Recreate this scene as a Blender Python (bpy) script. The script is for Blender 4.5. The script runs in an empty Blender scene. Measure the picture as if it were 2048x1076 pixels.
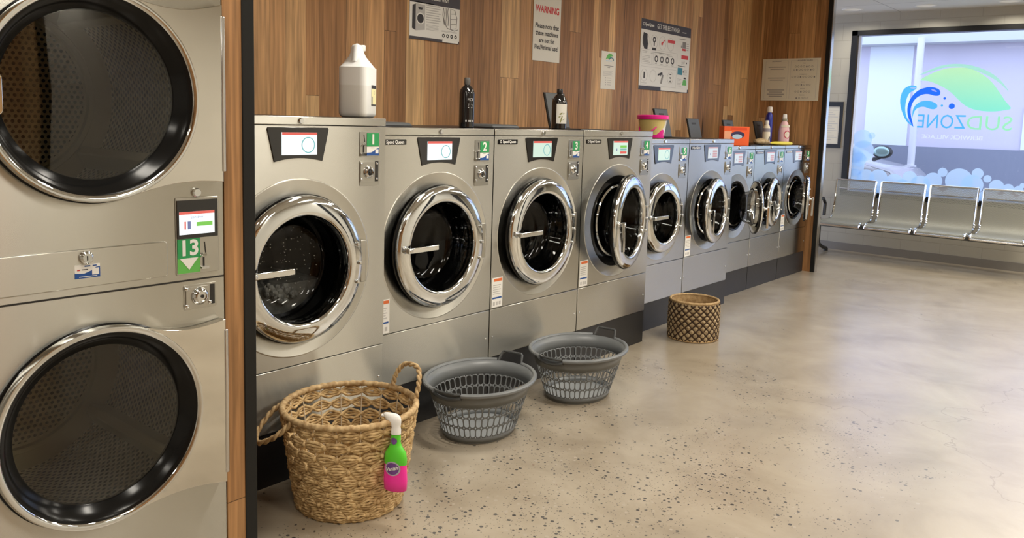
import bpy, math, random
from mathutils import Vector, Matrix, Euler
PI = math.pi
rnd = random.Random(7)
SC = bpy.context.scene
COL = SC.collection

# ---------------------------------------------------------------- camera, world, exposure
cam_d = bpy.data.cameras.new('camera')
cam = bpy.data.objects.new('camera', cam_d); COL.objects.link(cam); SC.camera = cam
F_PX, CX, CY = 1628.44, 1030.08, 429.4
rt = Vector((0.76752576, 0.64031465, 0.03002255)); up = Vector((-0.09761661, 0.07046392, 0.99272646)); fw = Vector((-0.63354179, 0.76487383, -0.11658822))
M = Matrix((rt, up, -fw)).transposed().to_4x4(); M.translation = Vector((2.61836, 0.0, 1.4))
cam.matrix_world = M
cam_d.sensor_fit = 'HORIZONTAL'; cam_d.sensor_width = 36.0
cam_d.lens = F_PX / 2048 * 36.0
cam_d.shift_x = -(CX - 1024) / 2048
cam_d.shift_y = (CY - 538) / 2048
cam_d.clip_start = 0.05; cam_d.clip_end = 200

world = bpy.data.worlds.new('world'); SC.world = world; world.use_nodes = True
wb = world.node_tree.nodes['Background']
wb.inputs[0].default_value = (0.62, 0.73, 1.0, 1); wb.inputs[1].default_value = 3.3

vs = SC.view_settings
vs.view_transform = 'Standard'; vs.look = 'None'; vs.gamma = 1.0; vs.use_curve_mapping = False
vs.exposure = 0.0
SC.cycles.use_denoising = True
SC.cycles.max_bounces = 10; SC.cycles.diffuse_bounces = 5; SC.cycles.glossy_bounces = 6
SC.cycles.transparent_max_bounces = 16; SC.cycles.caustics_reflective = False; SC.cycles.caustics_refractive = False
SC.cycles.sample_clamp_indirect = 4.0
LAMP_POWER = 20.0
LAMP_COL = (1.0, 0.94, 0.83)

# ---------------------------------------------------------------- materials
def new_mat(name):
    m = bpy.data.materials.new(name); m.use_nodes = True
    nt = m.node_tree
    return m, nt, nt.nodes['Principled BSDF']
def N(nt, typ, **kw):
    n = nt.nodes.new(typ)
    for k, v in kw.items(): setattr(n, k, v)
    return n
def pmat(name, col, rough=0.5, metal=0.0, spec=None, coat=0.0, noise=0.0, nscale=30.0, bump=0.0, emit=None, estr=0.0, alpha=None, trans=None):
    m, nt, b = new_mat(name)
    b.inputs['Base Color'].default_value = (*col, 1); b.inputs['Roughness'].default_value = rough; b.inputs['Metallic'].default_value = metal
    if spec is not None: b.inputs['Specular IOR Level'].default_value = spec
    if coat: b.inputs['Coat Weight'].default_value = coat
    if emit: b.inputs['Emission Color'].default_value = (*emit, 1); b.inputs['Emission Strength'].default_value = estr
    if trans is not None: b.inputs['Transmission Weight'].default_value = trans
    if noise or bump:
        tc = N(nt, 'ShaderNodeTexCoord'); nz = N(nt, 'ShaderNodeTexNoise'); nz.inputs['Scale'].default_value = nscale; nz.inputs['Detail'].default_value = 4
        nt.links.new(tc.outputs['Object'], nz.inputs['Vector'])
        if noise:
            mx = N(nt, 'ShaderNodeMix', data_type='RGBA', blend_type='MULTIPLY'); mx.inputs[0].default_value = 1
            rp = N(nt, 'ShaderNodeValToRGB'); lo = 1 - noise
            rp.color_ramp.elements[0].position = .3; rp.color_ramp.elements[0].color = (lo, lo, lo, 1); rp.color_ramp.elements[1].position = .7; rp.color_ramp.elements[1].color = (1, 1, 1, 1)
            nt.links.new(nz.outputs['Fac'], rp.inputs[0]); mx.inputs[6].default_value = (*col, 1); nt.links.new(rp.outputs[0], mx.inputs[7]); nt.links.new(mx.outputs[2], b.inputs['Base Color'])
        if bump:
            bp = N(nt, 'ShaderNodeBump'); bp.inputs['Strength'].default_value = bump; bp.inputs['Distance'].default_value = .002
            nt.links.new(nz.outputs['Fac'], bp.inputs['Height']); nt.links.new(bp.outputs[0], b.inputs['Normal'])
    return m

def steel_mat(name, col, rough, aniso):
    m, nt, b = new_mat(name)
    b.inputs['Metallic'].default_value = 1
    tc = N(nt, 'ShaderNodeTexCoord'); mp = N(nt, 'ShaderNodeMapping'); mp.inputs['Scale'].default_value = (1.5, 1.5, 6)
    nz = N(nt, 'ShaderNodeTexNoise'); nz.inputs['Scale'].default_value = 1.0; nz.inputs['Detail'].default_value = 3
    nt.links.new(tc.outputs['Object'], mp.inputs[0]); nt.links.new(mp.outputs[0], nz.inputs['Vector'])
    rp = N(nt, 'ShaderNodeMapRange'); rp.inputs[3].default_value = rough * .97; rp.inputs[4].default_value = rough * 1.03
    nt.links.new(nz.outputs['Fac'], rp.inputs[0]); nt.links.new(rp.outputs[0], b.inputs['Roughness'])
    mx = N(nt, 'ShaderNodeMix', data_type='RGBA'); mx.inputs[6].default_value = (*col, 1); mx.inputs[7].default_value = (*col, 1)
    nt.links.new(nz.outputs['Fac'], mx.inputs[0]); nt.links.new(mx.outputs[2], b.inputs['Base Color'])
    b.inputs['Anisotropic'].default_value = aniso
    tg = N(nt, 'ShaderNodeTangent', direction_type='UV_MAP'); nt.links.new(tg.outputs[0], b.inputs['Tangent'])
    # slightly wavy sheet metal
    n2 = N(nt, 'ShaderNodeTexNoise'); n2.inputs['Scale'].default_value = 2.2; n2.inputs['Detail'].default_value = 1
    nt.links.new(tc.outputs['Object'], n2.inputs['Vector'])
    bp = N(nt, 'ShaderNodeBump'); bp.inputs['Strength'].default_value = 0.3; bp.inputs['Distance'].default_value = .008
    nt.links.new(n2.outputs['Fac'], bp.inputs['Height']); nt.links.new(bp.outputs[0], b.inputs['Normal'])
    return m

def math_n(nt, op, a=None, b=None, c=None):
    n = N(nt, 'ShaderNodeMath', operation=op)
    for i, v in enumerate((a, b, c)):
        if v is None: continue
        if isinstance(v, (int, float)): n.inputs[i].default_value = v
        else: nt.links.new(v, n.inputs[i])
    return n.outputs[0]

def wood_planks(name, axis, width=.118, dark=1.0, seed=0.0):
    m, nt, b = new_mat(name); L = nt.links.new
    tc = N(nt, 'ShaderNodeTexCoord'); sp = N(nt, 'ShaderNodeSeparateXYZ'); L(tc.outputs['Object'], sp.inputs[0])
    a = sp.outputs[axis]; z = sp.outputs[2]
    a = math_n(nt, 'ADD', a, 10 + seed)
    wob = math_n(nt, 'MULTIPLY', math_n(nt, 'SINE', math_n(nt, 'MULTIPLY', a, 23.0)), .018)
    wob2 = math_n(nt, 'MULTIPLY', math_n(nt, 'SINE', math_n(nt, 'MULTIPLY', a, 9.1)), .03)
    q = math_n(nt, 'DIVIDE', math_n(nt, 'ADD', math_n(nt, 'ADD', a, wob), wob2), width)
    idx = math_n(nt, 'FLOOR', q); fr = math_n(nt, 'FRACT', q)
    wn = N(nt, 'ShaderNodeTexWhiteNoise', noise_dimensions='1D'); L(idx, wn.inputs['W'])
    # butt joints along the length
    zz = math_n(nt, 'DIVIDE', math_n(nt, 'ADD', z, math_n(nt, 'MULTIPLY', wn.outputs[0], 7.3)), 3.1)
    zi = math_n(nt, 'FLOOR', zz)
    cb = N(nt, 'ShaderNodeCombineXYZ'); L(idx, cb.inputs[0]); L(zi, cb.inputs[1])
    wn2 = N(nt, 'ShaderNodeTexWhiteNoise', noise_dimensions='3D'); L(cb.outputs[0], wn2.inputs['Vector'])
    tone = wn2.outputs[0]
    rp = N(nt, 'ShaderNodeValToRGB'); els = rp.color_ramp.elements
    els[0].position = 0; els[0].color = (.29 * dark, .140 * dark, .056 * dark, 1)
    els[1].position = 1; els[1].color = (.66 * dark, .41 * dark, .195 * dark, 1)
    e = els.new(.35); e.color = (.42 * dark, .215 * dark, .090 * dark, 1)
    e = els.new(.7); e.color = (.53 * dark, .290 * dark, .128 * dark, 1)
    L(tone, rp.inputs[0])
    # grain
    gv = N(nt, 'ShaderNodeCombineXYZ'); L(math_n(nt, 'MULTIPLY', a, 55.0), gv.inputs[0]); L(math_n(nt, 'MULTIPLY', z, 1.6), gv.inputs[1]); L(math_n(nt, 'MULTIPLY', tone, 40.0), gv.inputs[2])
    g1 = N(nt, 'ShaderNodeTexNoise'); g1.inputs['Scale'].default_value = 1.0; g1.inputs['Detail'].default_value = 5; g1.inputs['Distortion'].default_value = .6; L(gv.outputs[0], g1.inputs['Vector'])
    gv2 = N(nt, 'ShaderNodeCombineXYZ'); L(math_n(nt, 'MULTIPLY', a, 12.0), gv2.inputs[0]); L(math_n(nt, 'MULTIPLY', z, .8), gv2.inputs[1]); L(math_n(nt, 'MULTIPLY', tone, 77.0), gv2.inputs[2])
    g2 = N(nt, 'ShaderNodeTexNoise'); g2.inputs['Scale'].default_value = 1.0; g2.inputs['Detail'].default_value = 2; L(gv2.outputs[0], g2.inputs['Vector'])
    rings = math_n(nt, 'SINE', math_n(nt, 'MULTIPLY', g2.outputs['Fac'], 75.0))
    r1 = N(nt, 'ShaderNodeMapRange'); r1.inputs[1].default_value = .3; r1.inputs[2].default_value = .7; r1.inputs[3].default_value = .58; r1.inputs[4].default_value = 1.22; L(g1.outputs['Fac'], r1.inputs[0])
    r2 = N(nt, 'ShaderNodeMapRange'); r2.inputs[1].default_value = -1; r2.inputs[2].default_value = 1; r2.inputs[3].default_value = .93; r2.inputs[4].default_value = 1.05; L(rings, r2.inputs[0])
    # knots and dark cracks
    kv = N(nt, 'ShaderNodeCombineXYZ'); L(math_n(nt, 'MULTIPLY', a, 10.0), kv.inputs[0]); L(math_n(nt, 'MULTIPLY', z, 1.1), kv.inputs[1])
    dn = N(nt, 'ShaderNodeTexNoise'); dn.inputs['Scale'].default_value = 3; L(kv.outputs[0], dn.inputs['Vector'])
    av = N(nt, 'ShaderNodeMix', data_type='RGBA', blend_type='LINEAR_LIGHT'); av.inputs[0].default_value = .06; L(kv.outputs[0], av.inputs[6]); L(dn.outputs['Color'], av.inputs[7])
    vo = N(nt, 'ShaderNodeTexVoronoi'); vo.inputs['Scale'].default_value = 1.0; L(av.outputs[2], vo.inputs['Vector'])
    vs_ = N(nt, 'ShaderNodeSeparateColor'); L(vo.outputs['Color'], vs_.inputs[0])
    kr = N(nt, 'ShaderNodeMapRange'); kr.inputs[1].default_value = .06; kr.inputs[2].default_value = .17; kr.inputs[3].default_value = .18; kr.inputs[4].default_value = 1; L(vo.outputs['Distance'], kr.inputs[0])
    keep = math_n(nt, 'GREATER_THAN', vs_.outputs[0], .55)
    knot = math_n(nt, 'MAXIMUM', kr.outputs[0], keep)
    groove = math_n(nt, 'MAXIMUM', math_n(nt, 'LESS_THAN', fr, .018), math_n(nt, 'LESS_THAN', math_n(nt, 'FRACT', zz), .0009))
    gm = math_n(nt, 'SUBTRACT', 1.0, math_n(nt, 'MULTIPLY', groove, .7))
    mul = math_n(nt, 'MULTIPLY', math_n(nt, 'MULTIPLY', math_n(nt, 'MULTIPLY', r1.outputs[0], r2.outputs[0]), knot), gm)
    vm = N(nt, 'ShaderNodeVectorMath', operation='SCALE'); L(rp.outputs[0], vm.inputs[0]); L(mul, vm.inputs['Scale'])
    L(vm.outputs[0], b.inputs['Base Color']); b.inputs['Roughness'].default_value = .45; b.inputs['Specular IOR Level'].default_value = .35
    bp = N(nt, 'ShaderNodeBump'); bp.inputs['Strength'].default_value = .35; bp.inputs['Distance'].default_value = .003; L(mul, bp.inputs['Height']); L(bp.outputs[0], b.inputs['Normal'])
    return m

def floor_mat():
    m, nt, b = new_mat('polished_concrete'); L = nt.links.new
    tc = N(nt, 'ShaderNodeTexCoord'); P = tc.outputs['Object']
    def noise(scale, detail=3, dist=0, rough=.5):
        n = N(nt, 'ShaderNodeTexNoise'); n.inputs['Scale'].default_value = scale; n.inputs['Detail'].default_value = detail; n.inputs['Distortion'].default_value = dist; n.inputs['Roughness'].default_value = rough; L(P, n.inputs['Vector']); return n.outputs['Fac']
    base = N(nt, 'ShaderNodeValToRGB'); e = base.color_ramp.elements
    e[0].position = .28; e[0].color = (.235, .190, .134, 1); e[1].position = .75; e[1].color = (.40, .345, .265, 1); x = e.new(.5); x.color = (.322, .270, .200, 1)
    L(noise(2.3, 8, .4, .62), base.inputs[0])
    # where the slab was ground deeper more stone shows
    sp = N(nt, 'ShaderNodeSeparateXYZ'); L(P, sp.inputs[0])
    dist = math_n(nt, 'SQRT', math_n(nt, 'ADD', math_n(nt, 'POWER', math_n(nt, 'SUBTRACT', sp.outputs[0], .95), 2.0), math_n(nt, 'POWER', math_n(nt, 'MULTIPLY', math_n(nt, 'SUBTRACT', sp.outputs[1], 2.3), .55), 2.0)))
    near = N(nt, 'ShaderNodeMapRange'); near.inputs[1].default_value = .3; near.inputs[2].default_value = 1.9; near.inputs[3].default_value = .33; near.inputs[4].default_value = -.30; L(dist, near.inputs[0])
    patch = math_n(nt, 'ADD', math_n(nt, 'MULTIPLY', math_n(nt, 'SUBTRACT', noise(2.1, 4, .6), .5), 2.0), .42)
    dens = math_n(nt, 'ADD', patch, near.outputs[0])
    def specks(scale, thr, dlo, dhi):
        v = N(nt, 'ShaderNodeTexVoronoi'); v.inputs['Scale'].default_value = scale; L(P, v.inputs['Vector'])
        sc = N(nt, 'ShaderNodeSeparateColor'); L(v.outputs['Color'], sc.inputs[0])
        d = N(nt, 'ShaderNodeMapRange'); d.inputs[1].default_value = dlo; d.inputs[2].default_value = dhi; d.inputs[3].default_value = 0; d.inputs[4].default_value = .92; L(dens, d.inputs[0])
        size = math_n(nt, 'ADD', .12, math_n(nt, 'MULTIPLY', sc.outputs[1], thr))
        inside = math_n(nt, 'LESS_THAN', math_n(nt, 'ADD', v.outputs['Distance'], math_n(nt, 'MULTIPLY', noise(scale * 3, 2), .16)), size)
        on = math_n(nt, 'LESS_THAN', sc.outputs[0], d.outputs[0])
        return math_n(nt, 'MULTIPLY', inside, on), sc.outputs[2]
    c = base.outputs[0]
    def over(c, fac, col):
        mx = N(nt, 'ShaderNodeMix', data_type='RGBA'); L(fac, mx.inputs[0]); L(c, mx.inputs[6])
        if isinstance(col, tuple): mx.inputs[7].default_value = (*col, 1)
        else: L(col, mx.inputs[7])
        return mx.outputs[2]
    s1, r1 = specks(50, .34, .42, .86)
    cr = N(nt, 'ShaderNodeValToRGB'); ce = cr.color_ramp.elements; cr.color_ramp.interpolation = 'CONSTANT'
    ce[0].position = 0; ce[0].color = (.028, .025, .024, 1); ce[1].position = .42; ce[1].color = (.085, .068, .052, 1); x = ce.new(.62); x.color = (.20, .13, .085, 1); x = ce.new(.75); x.color = (.045, .04, .038, 1); x = ce.new(.9); x.color = (.36, .31, .25, 1)
    L(r1, cr.inputs[0]); c = over(c, s1, cr.outputs[0])
    s2, r2 = specks(105, .30, .36, .98)
    c = over(c, math_n(nt, 'MULTIPLY', s2, .8), (.06, .05, .042))
    # pale smears and fine cracks
    sm = N(nt, 'ShaderNodeMapRange'); sm.inputs[1].default_value = .52; sm.inputs[2].default_value = .72; sm.inputs[3].default_value = 0; sm.inputs[4].default_value = .35; L(noise(.9, 5, 1.2), sm.inputs[0])
    c = over(c, sm.outputs[0], (.33, .29, .24))
    vd = N(nt, 'ShaderNodeTexVoronoi', feature='DISTANCE_TO_EDGE'); vd.inputs['Scale'].default_value = .42
    dn = N(nt, 'ShaderNodeTexNoise'); dn.inputs['Scale'].default_value = 3.5; dn.inputs['Detail'].default_value = 6; L(P, dn.inputs['Vector'])
    av = N(nt, 'ShaderNodeMix', data_type='RGBA', blend_type='LINEAR_LIGHT'); av.inputs[0].default_value = .28; L(P, av.inputs[6]); L(dn.outputs['Color'], av.inputs[7]); L(av.outputs[2], vd.inputs['Vector'])
    ck = math_n(nt, 'MULTIPLY', math_n(nt, 'LESS_THAN', vd.outputs['Distance'], .0017), math_n(nt, 'GREATER_THAN', noise(.8, 2), .5))
    c = over(c, math_n(nt, 'MULTIPLY', ck, .5), (.16, .125, .09))
    L(c, b.inputs['Base Color'])
    rr = N(nt, 'ShaderNodeMapRange'); rr.inputs[3].default_value = .24; rr.inputs[4].default_value = .42; L(noise(3.0, 5), rr.inputs[0]); L(rr.outputs[0], b.inputs['Roughness'])
    b.inputs['Specular IOR Level'].default_value = .5; b.inputs['Coat Weight'].default_value = .9; b.inputs['Coat Roughness'].default_value = .27
    bp = N(nt, 'ShaderNodeBump'); bp.inputs['Strength'].default_value = .12; bp.inputs['Distance'].default_value = .004; L(noise(9, 4), bp.inputs['Height']); L(bp.outputs[0], b.inputs['Normal'])
    return m

def block_wall(name, col, axis):
    m, nt, b = new_mat(name); L = nt.links.new
    tc = N(nt, 'ShaderNodeTexCoord'); sp = N(nt, 'ShaderNodeSeparateXYZ'); L(tc.outputs['Object'], sp.inputs[0])
    cb = N(nt, 'ShaderNodeCombineXYZ'); L(sp.outputs[axis], cb.inputs[0]); L(sp.outputs[2], cb.inputs[1])
    br = N(nt, 'ShaderNodeTexBrick'); br.inputs['Scale'].default_value = 1; br.inputs['Brick Width'].default_value = .4; br.inputs['Row Height'].default_value = .2; br.inputs['Mortar Size'].default_value = .004; br.inputs['Mortar Smooth'].default_value = .3
    br.inputs['Color1'].default_value = (*col, 1); br.inputs['Color2'].default_value = (*[c * .97 for c in col], 1); br.inputs['Mortar'].default_value = (*[c * .86 for c in col], 1)
    L(cb.outputs[0], br.inputs['Vector']); L(br.outputs['Color'], b.inputs['Base Color']); b.inputs['Roughness'].default_value = .55
    bp = N(nt, 'ShaderNodeBump'); bp.inputs['Strength'].default_value = .4; bp.inputs['Distance'].default_value = .003; bp.invert = True; L(br.outputs['Fac'], bp.inputs['Height']); L(bp.outputs[0], b.inputs['Normal'])
    return m

def tile_ceiling():
    m, nt, b = new_mat('ceiling_tiles'); L = nt.links.new
    tc = N(nt, 'ShaderNodeTexCoord'); br = N(nt, 'ShaderNodeTexBrick', offset=0.0)
    br.inputs['Scale'].default_value = 1; br.inputs['Brick Width'].default_value = 1.2; br.inputs['Row Height'].default_value = .6; br.inputs['Mortar Size'].default_value = .006
    br.inputs['Color1'].default_value = (.72, .71, .68, 1); br.inputs['Color2'].default_value = (.70, .69, .66, 1); br.inputs['Mortar'].default_value = (.42, .41, .39, 1)
    L(tc.outputs['Object'], br.inputs['Vector']); L(br.outputs['Color'], b.inputs['Base Color']); b.inputs['Roughness'].default_value = .7
    return m

def perforated(name, col, scale, rad, metal=1.0, rough=.35, hole=(.004, .004, .004), transparent=False, mode='cyl'):
    # round holes in a staggered grid; mode cyl = around the local x axis, flat = local y/z, sheet = UV
    m, nt, b = new_mat(name); L = nt.links.new
    tc = N(nt, 'ShaderNodeTexCoord'); sp = N(nt, 'ShaderNodeSeparateXYZ')
    if mode == 'sheet': L(tc.outputs['UV'], sp.inputs[0]); u, v = sp.outputs[0], sp.outputs[1]
    else:
        L(tc.outputs['Object'], sp.inputs[0])
        if mode == 'cyl': u = math_n(nt, 'MULTIPLY', math_n(nt, 'ARCTAN2', sp.outputs[1], sp.outputs[2]), .29); v = sp.outputs[0]
        else: u, v = sp.outputs[1], sp.outputs[2]
    def cells(du, dv):
        fu = math_n(nt, 'SUBTRACT', math_n(nt, 'FRACT', math_n(nt, 'ADD', math_n(nt, 'MULTIPLY', u, scale), du)), .5)
        fv = math_n(nt, 'SUBTRACT', math_n(nt, 'FRACT', math_n(nt, 'ADD', math_n(nt, 'MULTIPLY', v, scale / 1.732), dv)), .5)
        fv = math_n(nt, 'MULTIPLY', fv, 1.732)
        return math_n(nt, 'LESS_THAN', math_n(nt, 'SQRT', math_n(nt, 'ADD', math_n(nt, 'MULTIPLY', fu, fu), math_n(nt, 'MULTIPLY', fv, fv))), rad)
    h = math_n(nt, 'MAXIMUM', cells(0, 0), cells(.5, .5))
    b.inputs['Metallic'].default_value = metal; b.inputs['Roughness'].default_value = rough; b.inputs['Base Color'].default_value = (*col, 1)
    out = nt.nodes['Material Output']
    mx = N(nt, 'ShaderNodeMixShader'); L(h, mx.inputs[0]); L(b.outputs[0], mx.inputs[1])
    if transparent: t = N(nt, 'ShaderNodeBsdfTransparent')
    else: t = N(nt, 'ShaderNodeBsdfDiffuse'); t.inputs[0].default_value = (*hole, 1)
    L(t.outputs[0], mx.inputs[2]); L(mx.outputs[0], out.inputs[0])
    return m

def pane(name, tint, refl_ior=1.5, rough=0.0, boost=1.0):
    # thin glass: tinted see-through with a mirror reflection on top
    m, nt, b = new_mat(name); L = nt.links.new; nt.nodes.remove(b)
    t = N(nt, 'ShaderNodeBsdfTransparent'); t.inputs[0].default_value = (*tint, 1)
    g = N(nt, 'ShaderNodeBsdfGlossy'); g.inputs['Roughness'].default_value = rough
    ge = N(nt, 'ShaderNodeNewGeometry'); dt = N(nt, 'ShaderNodeVectorMath', operation='DOT_PRODUCT'); L(ge.outputs['Normal'], dt.inputs[0]); L(ge.outputs['Incoming'], dt.inputs[1])
    f0 = ((refl_ior - 1) / (refl_ior + 1)) ** 2
    fr = math_n(nt, 'ADD', f0, math_n(nt, 'MULTIPLY', 1 - f0, math_n(nt, 'POWER', math_n(nt, 'SUBTRACT', 1.0, math_n(nt, 'ABSOLUTE', dt.outputs['Value'])), 5.0)))
    mx = N(nt, 'ShaderNodeMixShader'); L(math_n(nt, 'MULTIPLY', fr, boost), mx.inputs[0]); L(t.outputs[0], mx.inputs[1]); L(g.outputs[0], mx.inputs[2]); L(mx.outputs[0], nt.nodes['Material Output'].inputs[0])
    return m

def translucent(name, col, clear=0.0, rough=.4, grad=None, tmix=.62):
    # light passes and scatters: milky plastic, vinyl film on glass
    m, nt, b = new_mat(name); L = nt.links.new; out = nt.nodes['Material Output']
    b.inputs['Base Color'].default_value = (*col, 1); b.inputs['Roughness'].default_value = rough
    tl = N(nt, 'ShaderNodeBsdfTranslucent'); tl.inputs[0].default_value = (*col, 1)
    if grad:
        tc = N(nt, 'ShaderNodeTexCoord'); sp = N(nt, 'ShaderNodeSeparateXYZ'); L(tc.outputs['Object'], sp.inputs[0])
        mr = N(nt, 'ShaderNodeMapRange'); mr.inputs[1].default_value = grad[0]; mr.inputs[2].default_value = grad[1]; L(sp.outputs[2], mr.inputs[0])
        cm = N(nt, 'ShaderNodeMix', data_type='RGBA'); L(mr.outputs[0], cm.inputs[0]); cm.inputs[6].default_value = (*grad[2], 1); cm.inputs[7].default_value = (*col, 1)
        L(cm.outputs[2], tl.inputs[0]); L(cm.outputs[2], b.inputs['Base Color'])
    mx = N(nt, 'ShaderNodeMixShader'); mx.inputs[0].default_value = tmix; L(b.outputs[0], mx.inputs[1]); L(tl.outputs[0], mx.inputs[2])
    if clear:
        tp = N(nt, 'ShaderNodeBsdfTransparent'); tp.inputs[0].default_value = (*col, 1)
        m2 = N(nt, 'ShaderNodeMixShader'); m2.inputs[0].default_value = clear; L(mx.outputs[0], m2.inputs[1]); L(tp.outputs[0], m2.inputs[2]); L(m2.outputs[0], out.inputs[0])
    else: L(mx.outputs[0], out.inputs[0])
    return m

def fibre(name, c1, c2, scale=(60, 60, 60)):
    m, nt, b = new_mat(name); L = nt.links.new
    tc = N(nt, 'ShaderNodeTexCoord'); nz = N(nt, 'ShaderNodeTexNoise'); nz.inputs['Scale'].default_value = 45; nz.inputs['Detail'].default_value = 4
    L(tc.outputs['Object'], nz.inputs['Vector'])
    rp = N(nt, 'ShaderNodeValToRGB'); rp.color_ramp.elements[0].position = .32; rp.color_ramp.elements[0].color = (*c1, 1); rp.color_ramp.elements[1].position = .68; rp.color_ramp.elements[1].color = (*c2, 1)
    L(nz.outputs['Fac'], rp.inputs[0]); L(rp.outputs[0], b.inputs['Base Color']); b.inputs['Roughness'].default_value = .65; b.inputs['Specular IOR Level'].default_value = .25
    n2 = N(nt, 'ShaderNodeTexNoise'); n2.inputs['Scale'].default_value = 160; L(tc.outputs['Object'], n2.inputs['Vector'])
    bp = N(nt, 'ShaderNodeBump'); bp.inputs['Strength'].default_value = .5; bp.inputs['Distance'].default_value = .002; L(n2.outputs['Fac'], bp.inputs['Height']); L(bp.outputs[0], b.inputs['Normal'])
    return m

MT = {}
MT['steel'] = steel_mat('brushed_steel', (.55, .54, .495), .27, 1.0)
MT['steel_plain'] = pmat('satin_steel', (.52, .51, .47), .3, 1, noise=.06, nscale=12)
MT['chrome'] = pmat('chrome', (.70, .715, .72), .05, 1)
MT['chrome_plate'] = pmat('polished_plate', (.74, .72, .67), .07, 1, bump=.25, nscale=3)
MT['black'] = pmat('black_plastic', (.012, .012, .013), .35)
MT['gloss_black'] = pmat('gloss_black', (.008, .008, .009), .12, coat=.5)
MT['rubber'] = pmat('black_rubber', (.006, .006, .006), .16, spec=.22)
MT['plinth'] = pmat('black_plinth', (.016, .016, .018), .38, noise=.2, nscale=8)
MT['dark_trim'] = pmat('black_metal_trim', (.010, .010, .010), .35, spec=.3)
MT['flap'] = pmat('charcoal_plastic', (.075, .08, .084), .45)
MT['slot'] = pmat('slot_dark', (.02, .018, .016), .5)
MT['alu'] = pmat('aluminium_strip', (.62, .60, .58), .22, 1)
MT['white'] = pmat('white_print', (.80, .79, .76), .5)
MT['paper'] = pmat('paper', (.74, .72, .66), .6)
MT['paper_dim'] = pmat('cream_paper', (.70, .66, .55), .6)
MT['board'] = pmat('sign_board', (.76, .75, .72), .4)
MT['ink'] = pmat('dark_ink', (.03, .028, .032), .6)
MT['ink_soft'] = pmat('grey_ink', (.25, .24, .24), .6)
MT['ink_pale'] = pmat('pale_grey_ink', (.48, .47, .46), .6)
MT['band'] = pmat('charcoal_print', (.045, .038, .048), .5)
MT['red_ink'] = pmat('red_ink', (.62, .045, .05), .5)
MT['teal_ink'] = pmat('teal_ink', (.03, .22, .32), .5)
MT['green'] = pmat('green_tag', (.022, .30, .09), .45)
MT['green_lo'] = pmat('light_green_tag', (.12, .46, .085), .45)
MT['blue'] = pmat('blue_print', (.012, .075, .30), .45)
MT['blue_pale'] = pmat('pale_blue_print', (.45, .62, .80), .45)
MT['orange_tag'] = pmat('orange_print', (.72, .16, .04), .5)
def screen_mat(name, col, s): return pmat(name, (.01, .01, .01), .2, emit=col, estr=s)
MT['scr_white'] = screen_mat('screen_white', (.93, 1.0, 1.0), 1.25)
MT['scr_green'] = screen_mat('screen_greenish', (.80, 1.0, .84), .85)
MT['scr_dim'] = screen_mat('screen_dim', (.86, .92, .93), .72)
MT['scr_red'] = screen_mat('screen_red', (1.0, .16, .12), .8)
MT['scr_ring'] = screen_mat('screen_ring', (.25, .66, .68), .75)
MT['scr_ink'] = screen_mat('screen_ink', (.35, .40, .75), .5)
MT['scr_lime'] = screen_mat('screen_lime', (.28, .80, .12), .75)
MT['scr_teal'] = screen_mat('screen_teal', (.35, .75, .68), .6)
MT['scr_pink'] = screen_mat('screen_pink', (.9, .45, .42), .6)
MT['drum_side'] = perforated('perforated_drum', (.62, .57, .44), 55, .30, mode='cyl', rough=.45, metal=.7)
MT['drum_back'] = perforated('perforated_drum_back', (.66, .60, .46), 55, .30, mode='flat', rough=.45, metal=.7)
MT['drum_plain'] = pmat('drum_rim', (.66, .60, .46), .4, .7)
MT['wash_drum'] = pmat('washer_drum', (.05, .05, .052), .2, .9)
MT['dryer_glass'] = pane('dryer_glass', (.62, .63, .60), 1.5, boost=1.6)
MT['washer_glass'] = pane('washer_glass', (.50, .51, .52), 1.4, boost=.9)
MT['window_glass'] = pane('window_glass', (.96, .98, 1.0), 1.35, boost=.7)
MT['wall_white'] = block_wall('painted_blocks', (.66, .64, .58), 1)
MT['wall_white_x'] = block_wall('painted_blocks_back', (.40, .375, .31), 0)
MT['ceiling'] = tile_ceiling()
MT['floor'] = floor_mat()
MT['wood_y'] = wood_planks('timber_cladding', 1)
MT['wood_x'] = wood_planks('timber_cladding_return', 0, seed=3.3)
MT['wood_edge'] = wood_planks('timber_edge', 1, width=.16, dark=1.0, seed=1.27)
MT['skirt'] = pmat('grey_skirting', (.20, .185, .165), .4)
MT['lamp'] = pmat('lamp_diffuser', (.9, .88, .8), .5, emit=(1, .93, .8), estr=4)
MT['lamp_dim'] = pmat('lamp_diffuser_dim', (.5, .48, .44), .5, emit=(1, .93, .8), estr=.25)
MT['grey_plastic'] = pmat('grey_plastic', (.150, .160, .166), .38, noise=.08, nscale=20)
MT['grey_plastic_dark'] = pmat('dark_grey_plastic', (.055, .058, .06), .4)
MT['grey_base'] = pmat('grey_plastic_base', (.26, .275, .285), .3)
MT['rattan'] = fibre('water_hyacinth', (.32, .20, .085), (.74, .54, .28))
MT['rattan_rim'] = fibre('hyacinth_rim', (.32, .20, .09), (.60, .44, .24))
MT['cord'] = pmat('pale_cord', (.62, .52, .38), .7)
MT['rope_tan'] = fibre('seagrass_pad', (.22, .15, .08), (.46, .35, .21))
MT['rope_dark'] = fibre('dark_rope', (.022, .011, .006), (.06, .032, .015))
MT['rope_rim'] = fibre('seagrass_rim', (.30, .19, .09), (.50, .35, .18))

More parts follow.
